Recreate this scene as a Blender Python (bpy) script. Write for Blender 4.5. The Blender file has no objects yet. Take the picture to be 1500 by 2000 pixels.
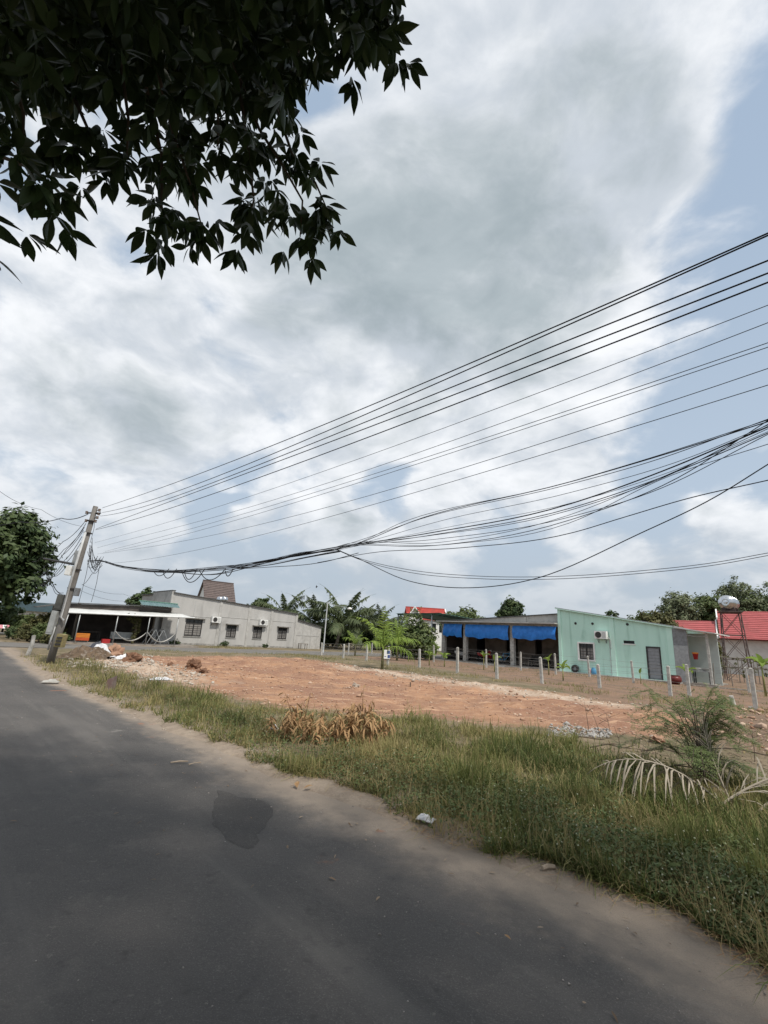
import bpy, math, random
import numpy as np
from mathutils import Vector, Matrix

random.seed(11)
RNG = np.random.default_rng(11)
S = bpy.context.scene
COL = S.collection
rad = math.radians

# ------------------------------------------------------------------ camera
F_PX, PITCH, ROLL, EYE = 900.0, rad(15.3), rad(3.4), 1.6       # focal length in units of a 1500 px wide picture
cam_d = bpy.data.cameras.new('camera')
cam = bpy.data.objects.new('camera', cam_d)
COL.objects.link(cam)
cam_d.sensor_fit = 'HORIZONTAL'
cam_d.sensor_width = 36.0
cam_d.lens = 36.0 * F_PX / 1500.0
cam_d.clip_start = 0.05
cam_d.clip_end = 6000
_x = Vector((1, 0, 0)); _u = Vector((0, -math.sin(PITCH), math.cos(PITCH))); _f = Vector((0, math.cos(PITCH), math.sin(PITCH)))
_rx = _x * math.cos(ROLL) + _u * math.sin(ROLL)
_ru = -_x * math.sin(ROLL) + _u * math.cos(ROLL)
cam.matrix_world = Matrix(((_rx.x, _ru.x, -_f.x, 0), (_rx.y, _ru.y, -_f.y, 0), (_rx.z, _ru.z, -_f.z, EYE), (0, 0, 0, 1)))
S.camera = cam

# ------------------------------------------------------------------ exposure
S.view_settings.view_transform = 'Standard'
S.view_settings.look = 'None'
S.view_settings.gamma = 1.0
S.view_settings.exposure = 0.14
S.view_settings.use_curve_mapping = False
S.cycles.max_bounces = 6
S.cycles.diffuse_bounces = 3
S.cycles.glossy_bounces = 3
S.cycles.transparent_max_bounces = 8
S.cycles.sample_clamp_indirect = 6

# ------------------------------------------------------------------ survey helpers (points of the place seen along a sight line)
def ray(px, py):
    u = (px - 750) / F_PX; v = (1000 - py) / F_PX
    x = u * math.cos(ROLL) - v * math.sin(ROLL); y = u * math.sin(ROLL) + v * math.cos(ROLL)
    return np.array([x, math.cos(PITCH) - y * math.sin(PITCH), math.sin(PITCH) + y * math.cos(PITCH)])
def gp(px, py, z=0.0):
    d = ray(px, py); return d * ((z - EYE) / d[2]) + np.array([0, 0, EYE])
def at(px, py, Y):
    d = ray(px, py); return d * (Y / d[1]) + np.array([0, 0, EYE])
def proj(p):
    p = np.atleast_2d(np.asarray(p, float)) - np.array([0, 0, EYE])
    z = p @ np.array([0, math.cos(PITCH), math.sin(PITCH)])
    y = p @ np.array([0, -math.sin(PITCH), math.cos(PITCH)])
    zz = np.where(z > 0.05, z, 0.05)
    x = p[:, 0] / zz; y = y / zz
    u = x * math.cos(ROLL) + y * math.sin(ROLL); v = -x * math.sin(ROLL) + y * math.cos(ROLL)
    return 750 + u * F_PX, 1000 - v * F_PX, z

# ------------------------------------------------------------------ sun and sky
SUN_EL = rad(57)
SUN_H = Vector((0.60, -0.80, 0)).normalized()                    # where the sun stands, seen from above
to_sun = Vector((SUN_H.x * math.cos(SUN_EL), SUN_H.y * math.cos(SUN_EL), math.sin(SUN_EL)))
sun_d = bpy.data.lights.new('sun', 'SUN')
sun_d.energy = 3.4
sun_d.angle = rad(3.5)
sun_d.color = (1.0, 0.945, 0.86)
sun = bpy.data.objects.new('sun', sun_d)
COL.objects.link(sun)
sun.rotation_euler = (-to_sun).to_track_quat('-Z', 'Y').to_euler()
sun.location = (20, -30, 40)

class NT:
    """small helper to write node trees"""
    def __init__(s, nt): s.nt = nt; s.n = nt.nodes; s.l = nt.links
    def add(s, typ, **kw):
        n = s.n.new(typ)
        for k, v in kw.items(): setattr(n, k, v)
        return n
    def put(s, sock, v):
        if isinstance(v, bpy.types.NodeSocket): s.l.new(v, sock)
        elif v is not None:
            if hasattr(sock.default_value, '__len__') and not hasattr(v, '__len__'): v = (v,) * len(sock.default_value)
            if hasattr(v, '__len__') and len(sock.default_value) == 4 and len(v) == 3: v = tuple(v) + (1,)
            sock.default_value = v
    def math(s, op, a, b=None, c=None, clamp=False):
        n = s.add('ShaderNodeMath', operation=op, use_clamp=clamp)
        s.put(n.inputs[0], a); s.put(n.inputs[1], b)
        if c is not None: s.put(n.inputs[2], c)
        return n.outputs[0]
    def vmath(s, op, a, b=None):
        n = s.add('ShaderNodeVectorMath', operation=op)
        s.put(n.inputs[0], a)
        if b is not None: s.put(n.inputs[1], b)
        return n.outputs['Value'] if op in ('DOT_PRODUCT', 'LENGTH', 'DISTANCE') else n.outputs[0]
    def scale(s, v, k):
        n = s.add('ShaderNodeVectorMath', operation='SCALE'); s.put(n.inputs[0], v); s.put(n.inputs['Scale'], k); return n.outputs[0]
    def noise(s, vec, scale, detail=4, rough=0.55, dist=0.0, out=0):
        n = s.add('ShaderNodeTexNoise'); s.put(n.inputs['Vector'], vec)
        n.inputs['Scale'].default_value = scale; n.inputs['Detail'].default_value = detail
        n.inputs['Roughness'].default_value = rough; n.inputs['Distortion'].default_value = dist
        return n.outputs[out]
    def smooth(s, v, a, b, lo=0.0, hi=1.0):
        n = s.add('ShaderNodeMapRange', interpolation_type='SMOOTHSTEP'); s.put(n.inputs[0], v)
        n.inputs[1].default_value = a; n.inputs[2].default_value = b; n.inputs[3].default_value = lo; n.inputs[4].default_value = hi
        return n.outputs[0]
    def mix(s, f, a, b, blend='MIX'):
        n = s.add('ShaderNodeMix', data_type='RGBA', blend_type=blend)
        s.put(n.inputs[0], f); s.put(n.inputs[6], a); s.put(n.inputs[7], b)
        return n.outputs[2]
    def attr(s, name, out='Fac'):
        return s.add('ShaderNodeAttribute', attribute_name=name).outputs[out]

world = bpy.data.worlds.new('World')
S.world = world
world.use_nodes = True
wt = NT(world.node_tree); wt.n.clear()
SKY_STRENGTH = 0.10
sky = wt.add('ShaderNodeTexSky', sky_type='NISHITA', sun_disc=False)
sky.sun_elevation = SUN_EL
sky.sun_rotation = math.atan2(SUN_H.x, SUN_H.y)
sky.air_density = 1.0; sky.dust_density = 2.5; sky.ozone_density = 1.5
tc = wt.add('ShaderNodeTexCoord')
dirv = wt.vmath('NORMALIZE', tc.outputs['Generated'])
sep = wt.add('ShaderNodeSeparateXYZ'); wt.l.new(dirv, sep.inputs[0])
zpos = wt.math('MAXIMUM', sep.outputs[2], 0.0)
comb = wt.add('ShaderNodeCombineXYZ')
den = wt.math('ADD', wt.math('MULTIPLY', zpos, 0.75), 0.55)
wt.put(comb.inputs[0], wt.math('DIVIDE', sep.outputs[0], den)); wt.put(comb.inputs[1], wt.math('DIVIDE', sep.outputs[1], den))
wt.put(comb.inputs[2], wt.math('MULTIPLY', wt.math('POWER', wt.math('ADD', zpos, 0.05), 0.65), 1.6))
cp = comb.outputs[0]                                               # the cloud deck, seen in perspective
warp = wt.noise(cp, 1.9, 3, 0.55, out=1)
cpw = wt.vmath('ADD', cp, wt.scale(wt.vmath('SUBTRACT', warp, (0.5, 0.5, 0.5)), 0.25))
n_mid = wt.noise(cpw, 2.1, 12, 0.56)
n_fine = wt.noise(cpw, 6.5, 7, 0.56)
field = wt.math('ADD', wt.math('MULTIPLY', n_mid, 0.85), wt.math('MULTIPLY', n_fine, 0.20))
n_off = wt.noise(wt.vmath('ADD', cpw, (0.02, -0.03, 0.07)), 2.1, 12, 0.56)
relief = wt.smooth(wt.math('SUBTRACT', n_mid, n_off), -0.11, 0.10)   # heaped tops brighter than their undersides
def blob(px, py, r, w):
    """one large bank (w > 0) or gap (w < 0) of the cloud deck, around a direction of the sky"""
    global field
    d = ray(px, py); d = d / np.linalg.norm(d)
    dist = wt.vmath('DISTANCE', wt.vmath('ADD', dirv, wt.scale(wt.vmath('SUBTRACT', warp, (0.5, 0.5, 0.5)), 0.34)), tuple(d))
    field = wt.math('ADD', field, wt.smooth(dist, 0.0, r, w, 0.0))
for b in [(1010, 430, .36, .22), (760, 640, .40, .26), (1080, 640, .28, .12), (1150, 150, .36, .07), (640, 330, .34, .13), (200, 540, .40, .11), (160, 760, .25, .06),
          (1570, 120, .17, -.26), (1550, 540, .13, -.18), (1520, 720, .12, -.13), (605, 190, .10, -.22), (430, 650, .09, -.16), (290, 560, .07, -.12),
          (70, 960, .10, -.12), (420, 940, .12, -.14), (790, 960, .10, -.16), (1270, 850, .10, -.12),
          (690, 1025, .08, .30), (1080, 945, .13, .16), (1350, 930, .10, .14), (1150, 1080, .12, .16), (480, 1000, .07, .1), (300, 1030, .08, .1), (300, 860, .2, .12), (60, 1000, .12, .12), (450, 830, .12, .10)]:
    blob(*b)
cover = wt.smooth(field, 0.45, 0.58)
core = wt.smooth(wt.math('ADD', field, wt.math('MULTIPLY', wt.math('SUBTRACT', n_fine, 0.5), 0.26)), 0.60, 0.88)
K = 1.0 / SKY_STRENGTH
white_c = (0.88 * K, 0.90 * K, 0.93 * K); grey_c = (0.335 * K, 0.39 * K, 0.42 * K)
cloud = wt.mix(core, wt.mix(relief, (0.55 * K, 0.60 * K, 0.66 * K), white_c), wt.mix(relief, (0.33 * K, 0.39 * K, 0.425 * K), (0.43 * K, 0.49 * K, 0.525 * K)))
haze_c = (0.435 * K, 0.495 * K, 0.555 * K)
skyb = wt.mix(0.70, sky.outputs[0], (0.38 * K, 0.50 * K, 0.66 * K))
skyb = wt.mix(wt.smooth(zpos, 0.15, 0.85, 0.70, 0.22), skyb, (0.50 * K, 0.585 * K, 0.68 * K))
skycol = wt.mix(cover, skyb, cloud)
lowhaze = wt.smooth(zpos, 0.03, 0.30, 0.80, 0.0)
skycol = wt.mix(lowhaze, skycol, haze_c)
bg = wt.add('ShaderNodeBackground'); wt.put(bg.inputs[0], skycol); bg.inputs[1].default_value = SKY_STRENGTH
wo = wt.add('ShaderNodeOutputWorld'); wt.l.new(bg.outputs[0], wo.inputs[0])

# ------------------------------------------------------------------ materials
MATS = {}
def mat(name, c1, c2=None, scale=6.0, rough=0.85, c3=None, scale3=1.2, bump=0.0, bscale=40.0, metal=0.0, detail=6, stretch=None, spec=0.3, rnd=None, lo=.35, hi=.65, lo3=.5, hi3=.72):
    if name in MATS: return MATS[name]
    m = bpy.data.materials.new(name); m.use_nodes = True
    t = NT(m.node_tree); p = t.n['Principled BSDF']
    co = t.add('ShaderNodeTexCoord').outputs['Object']
    if stretch:
        mp = t.add('ShaderNodeMapping'); t.l.new(co, mp.inputs[0]); mp.inputs['Scale'].default_value = stretch; co = mp.outputs[0]
    col = c1
    if c2 is not None: col = t.mix(t.smooth(t.noise(co, scale, detail), lo, hi), c1, c2)
    if c3 is not None: col = t.mix(t.smooth(t.noise(co, scale3, detail, .6, 1.0), lo3, hi3), col, c3)
    if rnd is not None:                                            # each leaf, blade or stone has a shade of its own
        col = t.mix(t.attr('rnd'), col, rnd)
    t.put(p.inputs['Base Color'], col)
    p.inputs['Roughness'].default_value = rough; p.inputs['Metallic'].default_value = metal
    p.inputs['Specular IOR Level'].default_value = spec
    if bump:
        b = t.add('ShaderNodeBump'); b.inputs['Strength'].default_value = bump; b.inputs['Distance'].default_value = 0.02
        t.put(b.inputs['Height'], t.noise(co, bscale, 6, .6)); t.l.new(b.outputs[0], p.inputs['Normal'])
    MATS[name] = m
    return m
def leafmat(name, c1, c2, rnd, trans=0.3, rough=0.55, scale=1.5, spec=0.25):
    m = mat(name, c1, c2, scale, rough, rnd=rnd, spec=spec)
    t = NT(m.node_tree); p = t.n['Principled BSDF']
    if trans and not any(n.type == 'BSDF_TRANSLUCENT' for n in t.n):
        tr = t.add('ShaderNodeBsdfTranslucent'); mx = t.add('ShaderNodeMixShader'); mx.inputs[0].default_value = trans
        t.l.new(p.inputs['Base Color'].links[0].from_socket, tr.inputs[0])
        t.l.new(p.outputs[0], mx.inputs[1]); t.l.new(tr.outputs[0], mx.inputs[2]); t.l.new(mx.outputs[0], t.n['Material Output'].inputs[0])
    return m

concrete = mat('concrete', (.36, .35, .33), (.25, .245, .23), 5, .9, (.17, .16, .15), 1.3, bump=.3)
post_concrete = mat('post_concrete', (.52, .50, .46), (.36, .35, .32), 7, .9, (.2, .19, .17), 3, bump=.3)
render_grey = mat('render_grey', (.46, .45, .43), (.41, .402, .385), 1.6, .92, (.32, .31, .295), .7, bump=.12, stretch=(1, 1, .35), lo3=.56, hi3=.8)
render_block = mat('render_block', (.47, .46, .435), (.40, .39, .37), 3, .92, (.33, .32, .3), 1, bump=.2)
mint = mat('mint_paint', (.55, .80, .69), (.52, .77, .66), 1.6, .8, (.38, .60, .50), .9, bump=.06, lo3=.52, hi3=.78, stretch=(2, 2, .22))
mint_trim = mat('mint_trim', (.58, .82, .715), (.54, .79, .68), 2, .8)
white_paint = mat('white_paint', (.80, .80, .78), (.72, .72, .69), 3, .7)
cream_paint = mat('cream_paint', (.62, .61, .57), (.52, .51, .47), 2, .8)
steel_grey = mat('steel_grey', (.25, .26, .27), (.19, .195, .2), 8, .5, metal=.3)
steel_dark = mat('steel_dark', (.035, .035, .038), (.06, .055, .05), 9, .5, metal=.2)
galv = mat('galvanised', (.42, .43, .43), (.32, .33, .33), 9, .45, metal=.5)
pvc = mat('pvc_pipe', (.55, .56, .56), (.45, .46, .46), 6, .45)
dark_glass = mat('dark_glass', (.02, .022, .024), None, rough=.12, spec=.6)
curtain = mat('curtain', (.33, .31, .29), (.22, .21, .2), 9, .9, stretch=(6, 6, .4))
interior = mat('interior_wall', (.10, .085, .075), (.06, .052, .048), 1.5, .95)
floor_conc = mat('floor_concrete', (.30, .27, .24), (.22, .195, .17), 3, .9, (.15, .125, .1), 1)
roof_dark = mat('roof_dark', (.10, .10, .098), (.07, .07, .07), 3, .6)
roof_white = mat('roof_white', (.62, .62, .60), (.52, .52, .50), 3, .6)
tile_brown = mat('tile_brown', (.16, .125, .115), (.125, .10, .095), 3, .8)
tile_red = mat('tile_red', (.48, .075, .055), (.40, .06, .05), 2, .7, (.30, .06, .05), .5)
tin_red = mat('tin_red', (.40, .10, .10), (.35, .09, .088), 2, .6, (.29, .085, .08), .6)
tin_green = mat('tin_green', (.10, .22, .17), (.075, .17, .135), 3, .5)
tin_teal = mat('tin_teal', (.13, .20, .205), (.09, .15, .155), 4, .5)
tarp_blue = mat('tarp_blue', (.03, .22, .68), (.02, .17, .56), 4, .5, spec=.4, bump=.3, bscale=6)
cable_black = mat('cable_black', (.012, .012, .014), None, rough=.6)
cable_grey = mat('cable_grey', (.06, .065, .075), None, rough=.6)
rubber = mat('rubber', (.018, .018, .018), (.03, .03, .03), 12, .8)
bark = mat('bark', (.13, .10, .075), (.075, .06, .045), 8, .95, bump=.6, bscale=25, stretch=(1, 1, .3))
bark_pale = mat('bark_pale', (.24, .21, .17), (.15, .13, .10), 8, .95, bump=.5, bscale=25, stretch=(1, 1, .3))
wood_grey = mat('wood_grey', (.23, .20, .17), (.14, .12, .10), 9, .95, stretch=(1, 1, .3))
orange_paint = mat('orange_paint', (.62, .22, .03), (.55, .18, .03), 6, .6)
red_plastic = mat('red_plastic', (.42, .03, .03), (.34, .025, .03), 6, .5)
yellow_paint = mat('yellow_paint', (.30, .25, .12), (.20, .165, .08), 6, .7)
box_grey = mat('box_grey', (.40, .41, .40), (.32, .33, .32), 6, .6)
rope_white = mat('rope_white', (.72, .71, .68), (.55, .54, .5), 20, .9)
stainless = mat('stainless', (.62, .63, .64), (.55, .56, .57), 3, .22, metal=1.0)
blue_plastic = mat('blue_plastic', (.10, .32, .52), (.08, .27, .46), 5, .5)
pink_plastic = mat('pink_plastic', (.60, .25, .28), None, rough=.5)
leaf_canopy = leafmat('leaf_canopy', (.034, .062, .022), (.025, .047, .018), (.045, .072, .024), trans=.05, rough=.45)
leaf_dark = leafmat('leaf_dark', (.05, .085, .032), (.035, .062, .026), (.095, .125, .045), trans=.2)
leaf_mid = leafmat('leaf_mid', (.090, .130, .045), (.062, .095, .035), (.155, .185, .07), trans=.25)
leaf_pale = leafmat('leaf_pale', (.15, .18, .095), (.105, .135, .068), (.22, .24, .14), trans=.25)
leaf_olive = leafmat('leaf_olive', (.10, .105, .04), (.07, .08, .032), (.16, .15, .06), trans=.25)
leaf_bright = leafmat('leaf_bright', (.20, .30, .055), (.15, .25, .05), (.28, .36, .08), trans=.4)
leaf_coco = leafmat('leaf_coco', (.062, .088, .036), (.045, .066, .028), (.115, .135, .062), trans=.2)
leaf_dry = leafmat('leaf_dry', (.34, .20, .095), (.26, .145, .07), (.44, .29, .15), trans=.2, rough=.8)
frond_dry = leafmat('frond_dry', (.30, .26, .20), (.21, .18, .14), (.40, .35, .28), trans=.1, rough=.85)
grass_m = bpy.data.materials.new('grass_blades')                   # three kinds of blade, told apart by an attribute
grass_m.use_nodes = True
_t = NT(grass_m.node_tree); _p = _t.n['Principled BSDF']
_c = _t.mix(_t.attr('rnd'), (.050, .082, .022), (.19, .215, .064))
_c = _t.mix(_t.attr('dry'), _c, (.38, .305, .15))
_t.put(_p.inputs['Base Color'], _c); _p.inputs['Roughness'].default_value = .65; _p.inputs['Specular IOR Level'].default_value = .2
_tr = _t.add('ShaderNodeBsdfTranslucent'); _mx = _t.add('ShaderNodeMixShader'); _mx.inputs[0].default_value = .3
_t.put(_tr.inputs[0], _c); _t.l.new(_p.outputs[0], _mx.inputs[1]); _t.l.new(_tr.outputs[0], _mx.inputs[2]); _t.l.new(_mx.outputs[0], _t.n['Material Output'].inputs[0])

# ------------------------------------------------------------------ mesh helpers
class MB:
    def __init__(s): s.v = []; s.f = []
    def add(s, vs, fs):
        o = len(s.v); s.v += [tuple(map(float, p)) for p in vs]; s.f += [tuple(i + o for i in f) for f in fs]; return s
    def box(s, x0, x1, y0, y1, z0, z1):
        return s.add([(x0, y0, z0), (x1, y0, z0), (x1, y1, z0), (x0, y1, z0), (x0, y0, z1), (x1, y0, z1), (x1, y1, z1), (x0, y1, z1)],
                     [(3, 2, 1, 0), (4, 5, 6, 7), (0, 1, 5, 4), (1, 2, 6, 5), (2, 3, 7, 6), (3, 0, 4, 7)])
    def hexa(s, p):                                                # eight corners, bottom ring then top ring
        return s.add(p, [(3, 2, 1, 0), (4, 5, 6, 7), (0, 1, 5, 4), (1, 2, 6, 5), (2, 3, 7, 6), (3, 0, 4, 7)])
    def tube(s, pts, r, n=6, cap=True):
        pts = [Vector(map(float, p)) for p in pts]
        if not hasattr(r, '__len__'): r = [r] * len(pts)
        vs = []; ref = None
        for i, p in enumerate(pts):
            d = (pts[min(i + 1, len(pts) - 1)] - pts[max(i - 1, 0)])
            d = d.normalized() if d.length > 1e-9 else Vector((0, 0, 1))
            if ref is None: ref = Vector((0, 0, 1)) if abs(d.z) < .9 else Vector((1, 0, 0))
            a = d.cross(ref).normalized(); b = d.cross(a); ref = -b if False else ref
            for k in range(n):
                t = 2 * math.pi * k / n
                vs.append(p + (a * math.cos(t) + b * math.sin(t)) * r[i])
        fs = []
        for i in range(len(pts) - 1):
            for k in range(n):
                fs.append((i * n + k, i * n + (k + 1) % n, (i + 1) * n + (k + 1) % n, (i + 1) * n + k))
        if cap:
            fs.append(tuple(range(n))[::-1]); fs.append(tuple(range((len(pts) - 1) * n, len(pts) * n)))
        return s.add(vs, fs)
    def lathe(s, prof, n=16, axis=None, o=(0, 0, 0)):              # profile (r, z), round local z
        vs = []
        for r, z in prof:
            for k in range(n):
                t = 2 * math.pi * k / n; vs.append((o[0] + r * math.cos(t), o[1] + r * math.sin(t), o[2] + z))
        fs = [(i * n + k, i * n + (k + 1) % n, (i + 1) * n + (k + 1) % n, (i + 1) * n + k) for i in range(len(prof) - 1) for k in range(n)]
        return s.add(vs, fs)
    def sheet(s, P, t=.004):                                       # a grid P[i][j] of points given a small thickness downwards
        n, m = len(P), len(P[0]); vs = [p for row in P for p in row]; vs2 = [(p[0], p[1], p[2] - t) for p in vs]; N = len(vs)
        fs = []
        for i in range(n - 1):
            for j in range(m - 1):
                a, b, c, d = i * m + j, i * m + j + 1, (i + 1) * m + j + 1, (i + 1) * m + j
                fs.append((a, b, c, d)); fs.append((N + d, N + c, N + b, N + a))
        ring = [j for j in range(m)] + [i * m + m - 1 for i in range(1, n)] + [(n - 1) * m + j for j in range(m - 2, -1, -1)] + [i * m for i in range(n - 2, 0, -1)]
        for k in range(len(ring)):
            a, b = ring[k], ring[(k + 1) % len(ring)]; fs.append((b, a, N + a, N + b))
        return s.add(vs + vs2, fs)
    def mesh(s, name, m, smooth=False):
        me = bpy.data.meshes.new(name); me.from_pydata(s.v, [], s.f); me.materials.append(m)
        if smooth: me.polygons.foreach_set('use_smooth', [True] * len(me.polygons))
        me.update(); return me
    def build(s, name, m, parent=None, smooth=False, kind=None, loc=None):
        return link(name, s.mesh(name, m, smooth), parent, kind, loc)
def link(name, me, parent=None, kind=None, loc=None):
    o = bpy.data.objects.new(name, me); COL.objects.link(o)
    if parent is not None: o.parent = parent
    if kind: o['kind'] = kind
    if loc is not None: o.location = loc
    return o
def tag(o, label, cat, group=None):
    o['label'] = label; o['category'] = cat
    if group: o['group'] = group
    return o
def thing(name, label, cat, loc=(0, 0, 0), rz=0.0, group=None):
    o = bpy.data.objects.new(name, None); COL.objects.link(o)
    o.location = tuple(map(float, loc)); o.rotation_euler = (0, 0, rz); o.empty_display_size = .2
    return tag(o, label, cat, group)
def dup(root, loc, rz=None, label=None, group=None):
    r = root.copy(); COL.objects.link(r); r.location = tuple(map(float, loc))
    if rz is not None: r.rotation_euler = (0, 0, rz)
    if label: r['label'] = label
    if group: r['group'] = group
    for ch in list(root.children):
        c = ch.copy(); COL.objects.link(c); c.parent = r
        for g in list(ch.children):
            d = g.copy(); COL.objects.link(d); d.parent = c
    return r
def npmesh(name, V, Fc, m, smooth=False, attrs=None):
    """V (n,3), Fc (m,k) all faces of k corners"""
    V = np.ascontiguousarray(V, dtype=np.float32); Fc = np.ascontiguousarray(Fc, dtype=np.int32)
    me = bpy.data.meshes.new(name); k = Fc.shape[1]
    me.vertices.add(len(V)); me.vertices.foreach_set('co', V.ravel())
    me.loops.add(Fc.size); me.loops.foreach_set('vertex_index', Fc.ravel())
    me.polygons.add(len(Fc)); me.polygons.foreach_set('loop_start', np.arange(0, Fc.size, k, dtype=np.int32))
    me.polygons.foreach_set('loop_total', np.full(len(Fc), k, dtype=np.int32))
    if smooth: me.polygons.foreach_set('use_smooth', np.ones(len(Fc), dtype=bool))
    me.materials.append(m)
    for a, val in (attrs or {}).items():
        at_ = me.attributes.new(a, 'FLOAT', 'POINT'); at_.data.foreach_set('value', np.ascontiguousarray(val, dtype=np.float32))
    me.update(calc_edges=True); return me
def unit(a): return a / np.maximum(np.linalg.norm(a, axis=-1, keepdims=True), 1e-9)
def rand_unit(n): return unit(RNG.normal(size=(n, 3)))
def strips(base, d, side, L, W, droop, prof=(1.0, .8, 0.0), cup=0.0):
    """many blades at once: base, direction, side vector (n,3); length, width, droop (n)"""
    n = len(base); k = len(prof); V = np.zeros((n, k, 2, 3))
    for i, w in enumerate(prof):
        t = i / (k - 1)
        c = base + d * (L * t)[:, None]; c[:, 2] -= droop * L * t * t
        V[:, i, 0] = c - side * (W * w / 2)[:, None]; V[:, i, 1] = c + side * (W * w / 2)[:, None]
    idx = np.arange(n)[:, None] * (k * 2)
    Fs = [np.concatenate([idx + 2 * i, idx + 2 * i + 1, idx + 2 * i + 3, idx + 2 * i + 2], 1) for i in range(k - 1)]
    return V.reshape(-1, 3), np.concatenate(Fs), k * 2
def merge(parts):
    V = []; Fc = []; o = 0
    for v, f in parts: V.append(v); Fc.append(f + o); o += len(v)
    return np.concatenate(V), np.concatenate(Fc)
def vnoise(x, y, seed=0, octaves=4, freq=1.0):
    """smooth value noise in the plane, -1..1"""
    out = np.zeros_like(x); amp = 1.0; tot = 0
    for o in range(octaves):
        r = np.random.default_rng(seed + o * 17); tab = r.uniform(-1, 1, (256, 256))
        X = x * freq; Y = y * freq; xi = np.floor(X).astype(int); yi = np.floor(Y).astype(int); fx = X - xi; fy = Y - yi
        fx = fx * fx * (3 - 2 * fx); fy = fy * fy * (3 - 2 * fy)
        g = lambda a, b: tab[a % 256, b % 256]
        out += amp * ((g(xi, yi) * (1 - fx) + g(xi + 1, yi) * fx) * (1 - fy) + (g(xi, yi + 1) * (1 - fx) + g(xi + 1, yi + 1) * fx) * fy)
        tot += amp; amp *= .5; freq *= 2.1
    return out / tot * 1.6
def poly_sd(x, y, P):
    """signed distance to a polygon, positive inside"""
    P = np.asarray(P, float); d2 = np.full(x.shape, 1e18); ins = np.zeros(x.shape, bool)
    for i in range(len(P)):
        a = P[i]; b = P[(i + 1) % len(P)]; e = b - a
        t = np.clip(((x - a[0]) * e[0] + (y - a[1]) * e[1]) / (e @ e), 0, 1)
        d2 = np.minimum(d2, (x - a[0] - t * e[0]) ** 2 + (y - a[1] - t * e[1]) ** 2)
        c = ((a[1] > y) != (b[1] > y)); xx = a[0] + (y - a[1]) / np.where(abs(e[1]) < 1e-9, 1e-9, e[1]) * e[0]
        ins ^= c & (x < xx)
    return np.where(ins, 1, -1) * np.sqrt(d2)

# ================================================================== THE SETTING
# right-hand edge of the road, from behind the camera to the crossing
EDGE = np.array([(30, -33.5), (10, -7.6), (4.3, .35), (2.95, 2.02), (2.19, 2.98), (1.69, 3.62), (1.13, 4.06), (.4, 4.74), (-.66, 5.65), (-1.87, 6.87), (-3.71, 8.59), (-5.61, 10.37),
                 (-8.57, 13.15), (-13.43, 18.56), (-18.39, 24.18), (-24, 30.3), (-34, 41), (-60, 69)])
def resample(P, step):
    P = np.asarray(P, float); s = np.r_[0, np.cumsum(np.linalg.norm(np.diff(P, axis=0), axis=1))]
    t = np.arange(0, s[-1], step); return np.stack([np.interp(t, s, P[:, i]) for i in range(P.shape[1])], 1)
edge_r = resample(EDGE, .2)
for _ in range(6): edge_r[1:-1] = .25 * edge_r[:-2] + .5 * edge_r[1:-1] + .25 * edge_r[2:]
ROAD_W = 6.4
BDIR = np.array([.735, .678]); BDIR = BDIR / np.linalg.norm(BDIR)
ROAD_POLY = [tuple(p) for p in EDGE] + [tuple(p - BDIR * ROAD_W) for p in EDGE[::-1]]
LANE_POLY = [(-23.5, 22.9), (-13.32, 31.2), (-4.24, 38.7), (6, 48.2), (30, 70), (26.5, 74), (-6.9, 45.3), (-16.0, 36.6), (-27, 26.4)]
LOT_POLY = [(-13.2, 21.5), (-10.8, 24.6), (-7.5, 29.3), (-4.8, 31), (-1.5, 27), (1.2, 23.4), (4, 20.2), (6.8, 17.2), (8.2, 14.2), (7.8, 11.5), (6.4, 9.8), (5, 9.4), (3.6, 9.7), (1.3, 10.2), (-1.8, 10.8), (-5.2, 13.3), (-9, 17.4)]
PALE_POLY = [(-2.6, 26.5), (-.4, 25.2), (3.6, 20.0), (6.4, 17.2), (8.6, 14.6), (6.6, 14.4), (4.3, 16.6), (1.5, 19.8), (-1.4, 23.2)]
PALE2_POLY = [(-13.2, 21.6), (-11.5, 22.2), (-8.2, 19.2), (-4.6, 14.4), (-5.2, 13.5), (-9.2, 17.0)]
def sstep(v, a, b):
    t = np.clip((v - a) / (b - a), 0, 1); return t * t * (3 - 2 * t)
def ground_z(x, y):
    x = np.asarray(x, float); y = np.asarray(y, float)
    d = np.maximum(poly_sd(x, y, ROAD_POLY), poly_sd(x, y, LANE_POLY))
    lot = sstep(poly_sd(x, y, LOT_POLY), -.3, 1.0)
    z = .015 + .03 * vnoise(x, y, 3, 3, .35) + .012 * vnoise(x, y, 8, 2, 2.2)
    z = z + lot * (.07 * vnoise(x, y, 21, 3, .8) + .045 * vnoise(x, y, 31, 3, 3.0))
    q = x * .72 + y * .69 + .35 * vnoise(x, y, 23, 2, .25)              # wheel ruts left across the plot
    for q0 in (11.2, 13.0, 15.6, 17.4): z = z + lot * (-.055 * np.exp(-((q - q0) / .16) ** 2) + .035 * np.exp(-((np.abs(q - q0) - .34) / .12) ** 2)) * (.4 + .6 * sstep(vnoise(x, y, 27, 2, .4), -.3, .3))
    z = z + .05 * sstep(-d, .25, 1.5)
    far = sstep(np.hypot(x, y - 15), 45, 70)
    z = z * (1 - far)
    k = sstep(d + .09 * vnoise(x, y, 41, 3, 1.6), -.22, .30)
    return z * (1 - k) + (-.07) * k
def lines(lo, hi, flo, fhi, fine, grow=1.18):
    a = list(np.arange(flo, fhi, fine)); st = fine; p = flo
    while p > lo: st = min(st * grow, 220); p -= st; a.insert(0, p)
    st = fine; p = a[-1]
    while p < hi: st = min(st * grow, 220); p += st; a.append(p)
    return np.array(a)
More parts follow.
